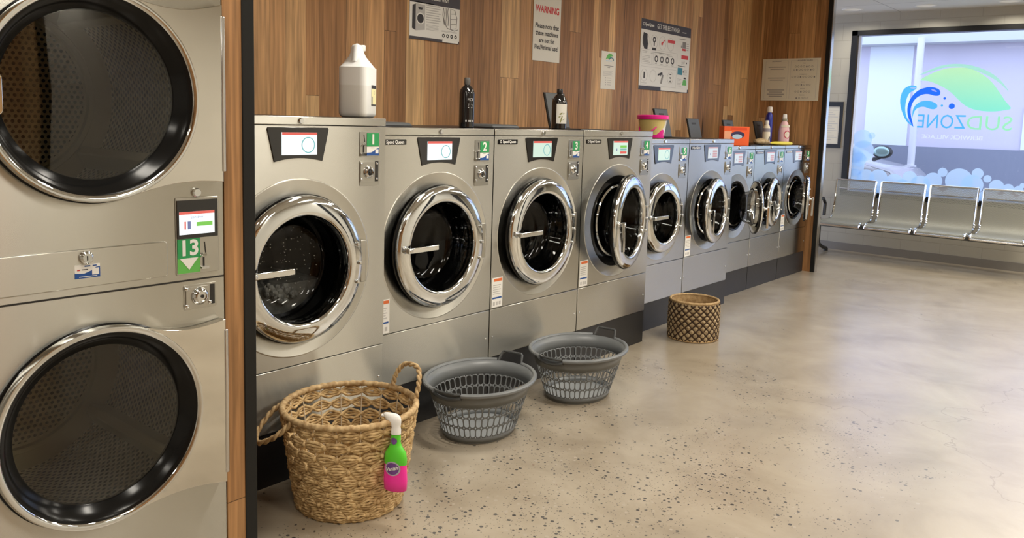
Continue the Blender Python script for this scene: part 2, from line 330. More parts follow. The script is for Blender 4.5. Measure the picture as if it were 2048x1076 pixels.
# ---------------------------------------------------------------- mesh builder
class MB:
    def __init__(s): s.V = []; s.F = []; s.I = []; s.U = None
    def add(s, vs, fs, mi=0):
        o = len(s.V); s.V += [tuple(v) for v in vs]
        for f in fs: s.F.append(tuple(o + i for i in f)); s.I.append(mi)
        return s
    def box(s, x0, x1, y0, y1, z0, z1, mi=0):
        v = [(x, y, z) for x in (x0, x1) for y in (y0, y1) for z in (z0, z1)]
        return s.add(v, [(0, 1, 3, 2), (4, 6, 7, 5), (0, 4, 5, 1), (2, 3, 7, 6), (0, 2, 6, 4), (1, 5, 7, 3)], mi)
    def lathe(s, prof, axis='z', c=(0, 0, 0), n=48, mi=0, a0=0.0, a1=2 * PI, sx=1.0, sy=1.0):
        full = abs(a1 - a0 - 2 * PI) < 1e-6; m = n if full else n + 1
        vs = []
        for r, h in prof:
            for i in range(m):
                a = a0 + (a1 - a0) * i / n; p, q = r * math.cos(a) * sx, r * math.sin(a) * sy
                if axis == 'z': vs.append((c[0] + p, c[1] + q, c[2] + h))
                elif axis == 'x': vs.append((c[0] + h, c[1] + p, c[2] + q))
                else: vs.append((c[0] + q, c[1] + h, c[2] + p))
        fs = []
        for k in range(len(prof) - 1):
            for i in range(n):
                j = (i + 1) % m
                fs.append((k * m + i, k * m + j, (k + 1) * m + j, (k + 1) * m + i))
        return s.add(vs, fs, mi)
    def disc(s, r, axis, c, n=48, mi=0, sx=1.0, sy=1.0):
        vs = []
        for i in range(n):
            a = 2 * PI * i / n; p, q = r * math.cos(a) * sx, r * math.sin(a) * sy
            vs.append((c[0] + p, c[1] + q, c[2]) if axis == 'z' else (c[0], c[1] + p, c[2] + q) if axis == 'x' else (c[0] + q, c[1], c[2] + p))
        return s.add(vs, [tuple(range(n))], mi)
    def cyl(s, r, axis, c, h, n=24, mi=0): return s.lathe([(0, 0), (r, 0), (r, h), (0, h)], axis, c, n, mi)
    def prism(s, poly, h0, h1, fn, mi=0):
        n = len(poly); vs = [fn(u, v, h0) for u, v in poly] + [fn(u, v, h1) for u, v in poly]
        return s.add(vs, [tuple(range(n))[::-1], tuple(range(n, 2 * n))] + [(i, (i + 1) % n, n + (i + 1) % n, n + i) for i in range(n)], mi)
    def tube(s, pts, r, n=8, closed=False, mi=0, caps=True, twist=None):
        P = [Vector(p) for p in pts]; k = len(P); vs = []
        ref = None
        for i in range(k):
            if closed: t = (P[(i + 1) % k] - P[i - 1])
            else: t = P[min(i + 1, k - 1)] - P[max(i - 1, 0)]
            t.normalize()
            if ref is None: ref = Vector((0, 0, 1)) if abs(t.z) < .9 else Vector((1, 0, 0))
            b = t.cross(ref); b.normalize(); nn = b.cross(t); ref = nn
            rr = r[i] if isinstance(r, (list, tuple)) else r
            for j in range(n):
                a = 2 * PI * j / n
                vs.append(P[i] + (nn * math.cos(a) + b * math.sin(a)) * rr)
        fs = []
        for i in range(k if closed else k - 1):
            i2 = (i + 1) % k
            for j in range(n):
                j2 = (j + 1) % n; fs.append((i * n + j, i * n + j2, i2 * n + j2, i2 * n + j))
        if not closed and caps: fs += [tuple(range(n))[::-1], tuple(range((k - 1) * n, k * n))]
        return s.add(vs, fs, mi)
    def sphere(s, c, r, nu=14, nv=9, mi=0, sc=(1, 1, 1)):
        vs = [(c[0], c[1], c[2] - r * sc[2])]
        for j in range(1, nv):
            p = -PI / 2 + PI * j / nv
            for i in range(nu):
                a = 2 * PI * i / nu; vs.append((c[0] + r * math.cos(p) * math.cos(a) * sc[0], c[1] + r * math.cos(p) * math.sin(a) * sc[1], c[2] + r * math.sin(p) * sc[2]))
        vs.append((c[0], c[1], c[2] + r * sc[2])); fs = []
        for i in range(nu): fs.append((0, 1 + (i + 1) % nu, 1 + i))
        for j in range(nv - 2):
            for i in range(nu): a = 1 + j * nu; fs.append((a + i, a + (i + 1) % nu, a + nu + (i + 1) % nu, a + nu + i))
        a = 1 + (nv - 2) * nu
        for i in range(nu): fs.append((a + i, a + (i + 1) % nu, len(vs) - 1))
        return s.add(vs, fs, mi)
    def loft(s, secs, mi=0, cap=True):
        n = len(secs[0]); vs = [p for sec in secs for p in sec]; fs = []
        for k in range(len(secs) - 1):
            for i in range(n): fs.append((k * n + i, k * n + (i + 1) % n, (k + 1) * n + (i + 1) % n, (k + 1) * n + i))
        if cap: fs += [tuple(range(n))[::-1], tuple(range((len(secs) - 1) * n, len(secs) * n))]
        return s.add(vs, fs, mi)
    def text(s, txt, size, fn, mi=0, bold=0.0, align='CENTER', depth=.0006, mirror=False, spacing=1.0, fit=None):
        cu = bpy.data.curves.new('t', 'FONT'); cu.body = txt; cu.size = size; cu.align_x = align; cu.align_y = 'CENTER'; cu.offset = bold * size; cu.resolution_u = 3; cu.space_character = spacing
        ob = bpy.data.objects.new('t', cu); COL.objects.link(ob)
        dg = bpy.context.evaluated_depsgraph_get(); dg.update()
        me = bpy.data.meshes.new_from_object(ob.evaluated_get(dg))
        co = [v.co.copy() for v in me.vertices]
        k = 1.0
        if fit and co:
            w = max(c.x for c in co) - min(c.x for c in co); k = fit / max(w, 1e-6)
        s.add([fn(c.x * k, c.y, depth) for c in co], [tuple(p.vertices) for p in me.polygons], mi)
        bpy.data.objects.remove(ob); bpy.data.curves.remove(cu); bpy.data.meshes.remove(me)
        return s
    def build(s, name, mats, parent=None, loc=None, rot=None, bevel=0, seg=2, sharp=35, fixn=True, smooth=True):
        me = bpy.data.meshes.new(name); me.from_pydata(s.V, [], s.F)
        if not isinstance(mats, (list, tuple)): mats = [mats]
        for m in mats: me.materials.append(m)
        me.polygons.foreach_set('material_index', s.I)
        if fixn:
            import bmesh
            bm = bmesh.new(); bm.from_mesh(me); bmesh.ops.recalc_face_normals(bm, faces=bm.faces[:]); bm.to_mesh(me); bm.free()
        uv = me.uv_layers.new(name='UVMap'); ld = uv.data
        for p in me.polygons:
            nx, ny, nz = map(abs, p.normal)
            for li in p.loop_indices:
                c = me.vertices[me.loops[li].vertex_index].co
                ld[li].uv = (c.z, c.y) if nx >= ny and nx >= nz else (c.z, c.x) if ny >= nz else (c.x, c.y)
        if s.U:
            for p in me.polygons:
                for li in p.loop_indices: ld[li].uv = s.U[me.loops[li].vertex_index]
        if smooth:
            me.polygons.foreach_set('use_smooth', [True] * len(me.polygons)); me.set_sharp_from_angle(angle=math.radians(sharp))
        me.update()
        o = bpy.data.objects.new(name, me); COL.objects.link(o)
        if parent is not None: o.parent = parent
        if loc: o.location = loc
        if rot: o.rotation_euler = rot
        if bevel:
            b = o.modifiers.new('bevel', 'BEVEL'); b.width = bevel; b.segments = seg; b.limit_method = 'ANGLE'; b.angle_limit = math.radians(40)
        return o

def tag(o, label=None, cat=None, group=None, kind=None):
    if label: o['label'] = label
    if cat: o['category'] = cat
    if group: o['group'] = group
    if kind: o['kind'] = kind
    return o
def thing(name, label, cat, loc=(0, 0, 0), rz=0.0, group=None):
    o = bpy.data.objects.new(name, None); COL.objects.link(o); o.location = loc; o.rotation_euler = (0, 0, rz); o.empty_display_size = .1
    return tag(o, label, cat, group)
def struct(mb, name, mats, **kw):
    o = mb.build(name, mats, **kw); o['kind'] = 'structure'; return o
def box(x0, x1, y0, y1, z0, z1): return MB().box(x0, x1, y0, y1, z0, z1)
YZ = lambda x: (lambda u, v, h: (x + h, u, v))          # print on a +x facing surface

# ---------------------------------------------------------------- the room
XW, YR, YB, ZC, XR, YN = -.85, 7.925, 9.66, 2.69, 5.05, -2.6
struct(box(-3.0, XR + .1, YN - .1, YB + .12, -.12, 0), 'floor', MT['floor'])
struct(box(-3.0, XR + .1, YN - .1, YB + .12, ZC, ZC + .1), 'ceiling', MT['ceiling'])
struct(box(XW - .1, XW, YN, YR, 0, ZC), 'wall_left', MT['wood_y'])
struct(box(XW - .1, -.171, YR, YR + .064, 0, ZC), 'wall_far', MT['wood_x'])
t = MB(); t.box(-.171, -.131, YR - .003, YR + .064, 0, ZC); struct(t, 'trim_1', MT['dark_trim'], bevel=.002)
struct(box(-.131, -.125, YR + .004, YR + .064, 0, ZC), 'trim_2', MT['alu'])
struct(box(XW, .482, 1.2625, 1.3215, 0, ZC), 'wall_near', MT['wood_edge'])
struct(box(.30, .486, 1.3217, 1.3615, 0, ZC), 'trim_3', MT['dark_trim'], bevel=.002)
# back wall with the window opening
WX0, WX1, WZ0, WZ1 = -.49, 3.15, .64, 2.505
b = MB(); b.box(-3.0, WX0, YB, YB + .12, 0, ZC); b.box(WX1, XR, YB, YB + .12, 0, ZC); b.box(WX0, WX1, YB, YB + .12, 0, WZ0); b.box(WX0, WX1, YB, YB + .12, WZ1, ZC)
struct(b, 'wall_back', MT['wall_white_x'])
struct(box(-3.0, XR, YB - .012, YB, 0, .09), 'baseboard_back', MT['skirt'])
b = MB(); fw_ = .062
b.box(WX0, WX0 + fw_, YB - .03, YB + .1, WZ0, WZ1); b.box(WX1 - fw_, WX1, YB - .03, YB + .1, WZ0, WZ1); b.box(WX0, WX1, YB - .03, YB + .1, WZ1 - .055, WZ1); b.box(2.17, 2.23, YB - .03, YB + .1, WZ0 + .055, WZ1 - .055); b.box(WX0, WX1, YB - .03, YB + .1, WZ0, WZ0 + .055)
win = struct(b, 'window_1', MT['dark_trim'])
b = MB(); b.box(WX0 + fw_, WX0 + fw_ + .035, YB + .0, YB + .04, WZ0 + .055, WZ1 - .055); b.box(WX1 - fw_ - .035, WX1 - fw_, YB, YB + .04, WZ0 + .055, WZ1 - .055)
b.build('window_bead', MT['alu'], win)
MB().add([(WX0 + fw_, YB + .02, WZ0 + .05), (WX1 - fw_, YB + .02, WZ0 + .05), (WX1 - fw_, YB + .02, WZ1 - .05), (WX0 + fw_, YB + .02, WZ1 - .05)], [(0, 1, 2, 3)]).build('window_pane', MT['window_glass'], win)
# right-hand side of the room: timber bay like this one, then painted blocks
struct(box(XR, XR + .1, 2.3, YB, 0, ZC), 'wall_right', MT['wall_white'])
struct(box(XR, XR + .1, YN, 2.2, 0, ZC), 'wall_right_near', MT['wood_y'])
struct(box(XR - .02, XR + .1, 2.2, 2.3, 0, ZC), 'trim_4', MT['dark_trim'])
struct(box(XW - .1, XR + .1, YN - .1, YN, 0, ZC), 'wall_front', MT['wall_white'])
struct(box(-3.1, -3.0, YR, YB + .12, 0, ZC), 'wall_alcove', MT['wall_white'])

b = MB(); b.box(XR - .03, XR, 8.3, 9.3, 0, 2.12); dq = struct(b, 'added_dark_door', pmat('added_door_charcoal', (.05, .05, .055), .4))  # unseen dark door, added to put dark bands in the steel reflections
MB().box(XR - .07, XR - .03, 8.4, 8.43, .95, 1.25).build('added_door_pull', MT['chrome'], dq)
struct(box(XR - .04, XR, 6.2, 6.65, 0, ZC), 'added_dark_strip', MT['dark_trim'])  # unseen dark strip, added for the washer fronts to reflect
# ceiling downlights
def downlight(x, y, label, power=1.0):
    t = thing('ceiling_downlight', label, 'ceiling light', (x, y, ZC), 0, 'recessed downlights in the tiled ceiling')
    MB().lathe([(.085, -.001), (.088, -.008), (.104, -.006), (.108, 0)], 'z', (0, 0, 0), 32).build('trim_ring', MT['white'], t)
    MB().disc(.086, 'z', (0, 0, -.002), 32).build('diffuser', MT['lamp' if power > .5 else 'lamp_dim'], t)
    l = bpy.data.lights.new('downlight_lamp', 'AREA'); l.shape = 'DISK'; l.size = .17; l.energy = LAMP_POWER * power; l.color = LAMP_COL; l.spread = math.radians(150)
    lo = bpy.data.objects.new('downlight_lamp', l); COL.objects.link(lo); lo.parent = t; lo.location = (0, 0, -.012)
def added_panel(x, y, power):  # unseen light panels, added for soft shadows and streaks on the steel
    t = thing('added_light_panel', 'added flat rectangular light panel, out of view above the laundry floor', 'ceiling light', (x, y, ZC), 0, 'added light panels out of view')
    f_ = MB()
    for a, b_, c, d in ((-.62, .62, -.17, -.15), (-.62, .62, .15, .17), (-.62, -.60, -.15, .15), (.60, .62, -.15, .15)): f_.box(a, b_, c, d, -.012, -.0005)
    f_.build('panel_frame', MT['white'], t)
    MB().box(-.60, .60, -.15, .15, -.006, -.0005).build('diffuser', MT['lamp'], t)
    l = bpy.data.lights.new('added_panel_lamp', 'AREA'); l.shape = 'RECTANGLE'; l.size = 1.18; l.size_y = .28; l.energy = LAMP_POWER * power; l.color = LAMP_COL; l.spread = math.radians(160)
    lo = bpy.data.objects.new('added_panel_lamp', l); COL.objects.link(lo); lo.parent = t; lo.location = (0, 0, -.016)
seen = {(-.38, 9.24): 'recessed downlight in the ceiling, leftmost of the three above the window', (.34, 9.28): 'recessed downlight in the ceiling, middle one of the three above the window', (1.09, 9.32): 'recessed downlight in the ceiling, rightmost of the three above the window'}
for (x, y), lb in seen.items(): downlight(x, y, lb, .3)
for x, y, k in ((.9, -1.2, .8), (.9, .7, 1.0), (.9, 2.65, 1.6), (.9, 5.24, 1.1), (3.0, -1.0, .8), (3.0, 1.6, 1.0), (3.0, 4.23, 1.7), (3.0, 5.9, 2.1), (3.0, 7.4, 1.8), (4.4, 2.6, .7), (4.4, 6.2, 1.2), (1.75, 7.5, 1.2), (2.1, 8.75, .7)):
    added_panel(x, y, k)
for x in (1.85, 2.6): downlight(x, 9.36, 'recessed round downlight in the tiled ceiling over the laundry floor', .3)
# ---------------------------------------------------------------- washing machines
def arc(cx, cy, r, a0, a1, n): return [(cx + r * math.cos(math.radians(a0 + (a1 - a0) * i / n)), cy + r * math.sin(math.radians(a0 + (a1 - a0) * i / n))) for i in range(n + 1)]
def rrect(u0, u1, v0, v1, r, n=4):
    return arc(u1 - r, v1 - r, r, 0, 90, n) + arc(u0 + r, v1 - r, r, 90, 180, n) + arc(u0 + r, v0 + r, r, 180, 270, n) + arc(u1 - r, v0 + r, r, 270, 360, n)
def holed_panel(hw, z0, z1, cz, rings, n=96, back=.02):
    # flat front sheet with a round opening; rings = [(radius, x)] from the hole outwards
    ang = sorted(set([2 * PI * i / n for i in range(n)] + [math.atan2(z - cz, y) % (2 * PI) for y in (-hw, hw) for z in (z0, z1)]))
    m = len(ang); vs = []
    for r, x in rings: vs += [(x, r * math.cos(a), cz + r * math.sin(a)) for a in ang]
    def edge(a):
        c, s_ = math.cos(a), math.sin(a); k = []
        if abs(c) > 1e-9: k.append((hw if c > 0 else -hw) / c)
        if abs(s_) > 1e-9: k.append(((z1 - cz) if s_ > 0 else (z0 - cz)) / s_)
        t_ = min(q for q in k if q > 0); return t_ * c, cz + t_ * s_
    E_ = [edge(a) for a in ang]
    vs += [(0, y, z) for y, z in E_] + [(-back, y, z) for y, z in E_]
    fs = []
    for k in range(len(rings) + 1):
        for i in range(m): j = (i + 1) % m; fs.append((k * m + i, k * m + j, (k + 1) * m + j, (k + 1) * m + i))
    return MB().add(vs, fs)

SPEC = dict(
    A=dict(w=.842, T=1.3865, L=1.355, P=.445, Mz=.207, R=.282, Ri=.203, E=.337, cz=.817),
    B=dict(w=.746, T=1.350, L=1.318, P=.4545, Mz=.207, R=.280, Ri=.203, E=.335, cz=.815),
    C=dict(w=.714, T=1.297, L=1.266, P=.4485, Mz=.192, R=.242, Ri=.172, E=.296, cz=.770),
    D=dict(w=.645, T=1.2364, L=1.208, P=.445, Mz=.200, R=.215, Ri=.152, E=.266, cz=.745))
def screen(bz, mode, z1, ctrl):
    # lit display on the control panel
    y0, y1, za, zb = -.075, .078, z1 - .101, z1 - .018
    main = {'white': 'scr_white', 'green': 'scr_green', 'list': 'scr_green', 'dim': 'scr_dim'}[mode]
    d = box(.0035, .006, y0, y1, za, zb).build('display', MT[main], bz)
    q = MB().box(.006, .0065, y0, y1, zb - .010, zb).build('display_header', MT['scr_red' if mode != 'dim' else 'scr_pink'], bz)
    if mode in ('white', 'green'):
        c = ((y0 + y1) / 2 + .037, (za + zb) / 2 - .005)
        MB().lathe([(.026, 0), (.026, .0008), (.030, .0008), (.030, 0)], 'x', (.006, c[0], c[1]), 40).build('progress_ring', MT['scr_ring'], bz)
    else:
        g = MB(); g.box(.006, .0066, y0 + .072, y1 - .012, zb - .04, zb - .026, 0); g.box(.006, .0066, y0 + .072, y1 - .012, zb - .057, zb - .045, 1); g.box(.006, .0066, y0 + .072, y1 - .012, zb - .076, zb - .062, 2); g.box(.006, .0066, y0 + .03, y0 + .038, zb - .06, zb - .045, 3)
        g.build('menu_buttons', [MT['scr_lime' if mode == 'list' else 'scr_pink'], MT['scr_teal' if mode == 'list' else 'scr_pink'], MT['scr_red' if mode == 'list' else 'scr_pink'], MT['scr_ink']], bz)

def coin_block(root, yc, z1, num, f=YZ(0)):
    # number tag with coin slot, and the coin box below it; 0.10 wide
    pl = MB().prism(rrect(yc - .05, yc + .05, z1 - .099, z1, .003, 2), -.001, .003, f).build('coin_plate', MT['steel_plain'], root)
    tg = MB().prism([(yc - .016, z1 - .059), (yc + .047, z1 - .059), (yc + .047, z1 - .006), (yc - .016, z1 - .006)], .003, .0042, f).build('number_tag', MT['green'], root)
    MB().text(num, .056, lambda u, v, h: f(yc + .016 + u, z1 - .033 + v, .0042 + h), bold=.03).build('numeral', MT['white'], tg, smooth=False)
    st = MB(); st.prism([(yc - .016, z1 - .096), (yc + .047, z1 - .096), (yc + .047, z1 - .061), (yc - .016, z1 - .061)], .003, .004, f, 0)
    wave = [(yc - .016, z1 - .096), (yc + .047, z1 - .096), (yc + .047, z1 - .066), (yc + .03, z1 - .070), (yc + .02, z1 - .078), (yc + .005, z1 - .084), (yc - .016, z1 - .085)]
    st.prism(wave, .004, .0044, f, 1); st.prism([(yc + .028, z1 - .088), (yc + .044, z1 - .088), (yc + .044, z1 - .071), (yc + .028, z1 - .071)], .0044, .0047, f, 0)
    st.prism([(yc + .004, z1 - .066), (yc + .022, z1 - .066), (yc + .022, z1 - .064), (yc + .004, z1 - .064)], .004, .0044, f, 2)
    st.build('payment_sticker', [MT['white'], MT['blue'], MT['ink_soft']], root)
    sl = MB(); sl.prism([(yc - .033, z1 - .012), (yc - .029, z1 - .012), (yc - .024, z1 - .042), (yc - .028, z1 - .042)], .002, .0036, f)
    sl.prism([(yc - .036, z1 - .084), (yc - .029, z1 - .084), (yc - .029, z1 - .054), (yc - .036, z1 - .054)], .002, .0036, f)
    sl.build('coin_slot', MT['slot'], root)
    cu = MB(); cu.tube([f(yc - .046, z1 - .058, .004), f(yc - .04, z1 - .048, .014), f(yc - .030, z1 - .048, .014), f(yc - .025, z1 - .055, .004)], .003, 8); cu.prism(rrect(yc - .047, yc - .02, z1 - .097, z1 - .086, .002, 2), .002, .010, f)
    cu.build('coin_return', MT['chrome'], root, bevel=.001)
    zb = z1 - .117
    fr = MB(); fr.prism(rrect(yc - .05, yc + .05, zb - .1, zb, .003, 2), -.001, .002, f, 0); fr.prism([(yc - .048, zb - .085), (yc + .022, zb - .085), (yc + .022, zb - .004), (yc - .048, zb - .004)], .002, .006, f, 0); fr.prism([(yc + .028, zb - .084), (yc + .046, zb - .084), (yc + .046, zb - .002), (yc + .028, zb - .002)], .002, .0026, f, 1)
    cb = fr.build('coin_box', [MT['steel_plain'], MT['slot']], root, bevel=.0012)
    o = f(yc - .008, zb - .045, .005); lk = MB().lathe([(.026, 0), (.026, .003), (.020, .012), (.015, .014), (.015, .010), (0, .010)], 'x', o, 28); lk.build('lock', MT['chrome'], cb)
    MB().cyl(.005, 'x', (o[0] + .0095, o[1] + .002, o[2]), .003, 12).build('keyhole', MT['slot'], cb)
    for dy, dz in ((-.043, -.012), (.036, -.012), (-.043, -.074), (.036, -.074)):
        MB().sphere(f(yc + dy, zb + dz, .006), .005, 10, 6, sc=(.5, 1, 1)).build('screw', MT['chrome'], cb)

def sticker(root, y0, z0, f=YZ(0)):
    st = MB(); P = lambda a, b_, c, d, h0, h1, mi: st.prism([(a, c), (b_, c), (b_, d), (a, d)], h0, h1, f, mi)
    P(y0, y0 + .08, z0, z0 + .15, 0, .001, 0); P(y0 + .012, y0 + .076, z0 + .131, z0 + .145, .001, .0014, 1); P(y0 + .004, y0 + .074, z0 + .043, z0 + .051, .001, .0014, 2)
    for i in range(5): P(y0 + .008, y0 + .066 - .008 * (i % 2), z0 + .066 + i * .011, z0 + .070 + i * .011, .001, .0013, 3)
    for i in range(3): P(y0 + .010 + i * .022, y0 + .024 + i * .022, z0 + .010, z0 + .028, .001, .0013, 4)
    st.build('warning_sticker', [MT['white'], MT['orange_tag'], MT['blue'], MT['ink_pale'], MT['ink_pale']], root)

def washer_door(root, S, theta, hinge_x=.012):
    R, Ri = S['R'] - .004, S['Ri']; k = R + .016
    c = (0, -k, 0)
    dr = MB().lathe([(Ri - .002, -.022), (R - .006, -.016), (R + .001, -.004), (R + .001, .008), (R - .003, .0135), (R - .012, .0185), (R - .026, .0225), (R - .042, .0250), (Ri + .018, .0262), (Ri + .011, .0262), (Ri + .004, .0235), (Ri - .001, .016), (Ri - .003, .002), (Ri - .002, -.022)], 'x', c, 72)
    d = dr.build('door', MT['chrome'], root, loc=(hinge_x + .012, k, S['cz']), rot=(0, 0, math.radians(theta)), sharp=50)
    MB().lathe([(R - .012, -.016), (R + .004, -.016), (R + .006, -.004), (R + .003, .002), (R - .006, .0)], 'x', c, 72).build('door_seal', MT['rubber'], d)
    MB().lathe([(Ri - .002, -.004), (Ri - .004, -.022), (Ri - .012, -.030), (Ri - .014, -.056), (Ri - .024, -.066), (Ri - .028, -.092), (Ri - .045, -.112), (Ri - .10, -.122), (0.0, -.126)], 'x', c, 56).build('glass_bowl', MT['washer_glass'], d, sharp=70)
    MB().lathe([(Ri + .004, -.020), (Ri + .006, -.034), (Ri - .004, -.034), (Ri - .003, -.018)], 'x', c, 56).build('bowl_retainer', MT['chrome'], d)
    # lever handle on the left of the ring: points across the glass when shut, hangs down when open
    y = -k - (R + Ri) / 2 + .0
    hz = .010
    h = MB(); h.lathe([(0, 0), (.017, 0), (.017, .008), (.012, .012), (.011, .045), (0, .047)], 'x', (.02, y, hz), 20)
    if theta == 0: h.box(.047, .064, y - .016, y + .165, hz - .012, hz + .012)
    else: h.box(.047, .064, y - .012, y + .012, hz - .155, hz + .016)
    h.build('door_handle', MT['chrome'], d, bevel=.0065, seg=3)
    for dz in (-.075, 0, .075):
        yb = -k + math.sqrt(((R + Ri) / 2 + .012) ** 2 - dz * dz)
        MB().lathe([(0, .006), (.006, .005), (.009, 0), (.009, -.004)], 'x', (.028 if dz else .029, yb, dz), 16).build('hinge_bolt', MT['chrome'], d)
    hb = MB().box(-.018, .006, -.020, .006, -.085, .085); hb.build('hinge', MT['steel_plain'], d, bevel=.003)
    return d

def dispenser(root, S, yl, xf, opened):
    # black soap drawer box behind the lid with a flap lid, open ones lean back to the wall
    T = S['T']
    b_ = box(xf - .012, xf + .225, yl + .075, yl + .285, T - .008, T + .005).build('dispenser_box', MT['black'], root, bevel=.004)
    if opened:
        fl = MB().box(-.010, 0, 0, .20, 0, .215, 0); fl.box(0, .004, .006, .194, .004, .210, 1); fl.box(.004, .0055, .060, .130, .165, .180, 2)
        f = fl.build('dispenser_flap', [MT['black'], MT['flap'], MT['slot']], root, loc=(xf, yl + .08, T + .004), rot=(0, math.radians(-14.5), 0), bevel=.0015)
        f['label'] = 'open dispenser flap'
    else:
        MB().loft([[(xf - .005 + a, yl + .075 + i, T + h) for a, i in ((q, q), (.225 - q, q), (.225 - q, .21 - q), (q, .21 - q))] for h, q in ((.005, 0), (.013, .004), (.019, .012), (.021, .03))]).build('dispenser_flap', MT['flap'], root, bevel=.003)

def washer(num, kind, x, y0, label, theta=0, mode='white', flap=False, has_sticker=True, badge='Speed Queen'):
    S = SPEC[kind]; w = S['w']; hw = w / 2; T, L, P, Mz, cz, R = S['T'], S['L'], S['P'], S['Mz'], S['cz'], S['R']
    yc = y0 + hw + .003
    t = thing('washing_machine', label, 'washing machine', (x, yc, 0), 0, 'front load washers along the timber wall')
    dep = x - XW - .006
    cab = MB(); sh = .002
    cab.box(-dep, -.02, -hw, -hw + sh, Mz, L - .002); cab.box(-dep, -.02, hw - sh, hw, Mz, L - .002); cab.box(-dep, -dep + sh, -hw + sh, hw - sh, Mz, L - .002); cab.box(-dep + sh, -.02, -hw + sh, hw - sh, Mz, Mz + sh)
    cab.build('cabinet', MT['steel_plain'], t, smooth=False)
    E_ = S['E']
    holed_panel(hw, P + .002, L - .003, cz, [(R - .008, -.02), (R - .008, -.001), (R - .004, 0), (E_ - .006, 0), (E_ - .003, .0012), (E_ - .001, .0014), (E_ + .001, .001), (E_ + .003, 0)]).build('front_panel', MT['steel'], t, sharp=25)
    lp = box(-.02, 0, -hw, hw, Mz, P - .002).build('lower_panel', MT['steel'], t, bevel=.002)
    for s_ in (-1, 1): MB().sphere((0, s_ * (hw - .022), (Mz + P) / 2 - .02), .006, 10, 6, sc=(.6, 1, 1)).build('panel_bolt', MT['chrome'], lp)
    MB().box(-dep, -.003, -hw, hw, 0, Mz - .002).build('plinth', MT['plinth'], t)
    lid = MB(); lid.box(-.02, .003, -hw, hw, L, T, 0); lid.box(-dep, -.0205, -hw, hw, T - .012, T - .0006, 1)
    ld = lid.build('lid', [MT['steel'], MT['plinth']], t, bevel=.0025)
    lk = MB().lathe([(0, .008), (.009, .008), (.0115, .004), (.0115, 0)], 'x', (.003, .008, (T + L) / 2), 20); lk.build('lid_lock', MT['chrome'], ld)
    # control panel: trapezoid with an arched lower edge
    z1 = L - .0095
    low = [(-.106 + .212 * i / 12, z1 - .126 + .013 * (1 - ((i - 6) / 6) ** 2)) for i in range(13)]
    poly = low + [(.135, z1 - .006), (.131, z1)] + [(-.131, z1), (-.135, z1 - .006)]
    bz = MB().prism(poly, -.004, .0035, YZ(0)).build('control_panel', MT['gloss_black'], t, bevel=.0012)
    screen(bz, mode, z1, t)
    coin_block(t, hw - .084, L - .022, num)
    bd = MB().prism(rrect(-hw + .026, -hw + .172, L - .042, L - .019, .002, 2), 0, .003, YZ(0)).build('name_badge', MT['gloss_black'], t)
    bt = MB().text(badge, .020, lambda u, v, h: (.003 + h, -hw + .108 + u, L - .0305 + v), bold=.02, fit=.10); bt.lathe([(.0045, 0), (.0045, .0006), (.0065, .0006), (.0065, 0)], 'x', (.003, -hw + .043, L - .0305), 20)
    bt.build('lettering', MT['white'], bd, smooth=False)
    if has_sticker: sticker(t, -hw + .009, P + .006)
    # opening: seal, tub and drum
    MB().lathe([(R - .004, -.001), (R - .020, -.003), (S['Ri'] + .028, -.010), (S['Ri'] + .018, -.025), (S['Ri'] + .020, -.05), (S['Ri'] + .004, -.055), (S['Ri'] + .004, -.115), (S['Ri'] - .008, -.12), (S['Ri'] - .004, -.125)], 'x', (0, 0, cz), 72).build('door_gasket', MT['rubber'], t)
    rg = MB().lathe([(S['Ri'] + .012, -.004), (S['Ri'] + .008, .003), (S['Ri'] + .002, .002), (S['Ri'] + .001, -.03)], 'x', (0, 0, cz), 72) if theta else None
    if rg: rg.build('opening_ring', MT['chrome'], t)
    Rd = S['Ri'] + .035
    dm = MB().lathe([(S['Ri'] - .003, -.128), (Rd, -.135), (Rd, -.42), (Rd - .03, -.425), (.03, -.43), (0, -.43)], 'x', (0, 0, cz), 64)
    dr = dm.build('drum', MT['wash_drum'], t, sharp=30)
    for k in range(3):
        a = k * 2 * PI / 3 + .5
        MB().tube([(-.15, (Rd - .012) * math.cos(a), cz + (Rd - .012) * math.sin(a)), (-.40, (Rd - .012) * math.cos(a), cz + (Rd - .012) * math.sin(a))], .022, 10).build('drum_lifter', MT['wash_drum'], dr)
    washer_door(t, S, theta)
    dispenser(t, S, -hw, -.30, flap)
    return t, yc
WM = [
    ('1', 'A', .070, 1.3855, 'large steel washing machine numbered 1 beside the timber partition, soapy water behind its shut door', 0, 'white', False, True),
    ('2', 'B', 0, 2.2336, 'steel washing machine numbered 2, second along from the timber partition, door shut', 0, 'white', False, True),
    ('3', 'B', 0, 2.9862, 'steel washing machine numbered 3 with a greenish lit screen, door shut', 0, 'green', False, True),
    ('4', 'B', 0, 3.7388, 'steel washing machine numbered 4 with its round door standing ajar', 12, 'list', True, True),
    ('5', 'C', -.1267, 4.5004, 'shorter steel washing machine numbered 5 with pink bucket on top, door shut', 0, 'green', False, False),
    ('6', 'C', -.1267, 5.2225, 'shorter steel washing machine numbered 6 behind the round rope basket, door slightly ajar', 7, 'dim', True, True),
    ('7', 'D', -.2387, 5.9544, 'small steel washing machine numbered 7 under the orange box, door swung well out', 36, 'dim', True, False),
    ('8', 'D', -.2387, 6.6072, 'small steel washing machine numbered 8, middle of the last three, door slightly ajar', 8, 'dim', True, False),
    ('9', 'D', -.2387, 7.2600, 'small steel washing machine numbered 9, last in the row against the far timber wall', 20, 'dim', True, True)]
for num, kind, x, y0, lb, th, mode, fl, stk in WM: washer(num, kind, x, y0, lb, th, mode, fl, stk)

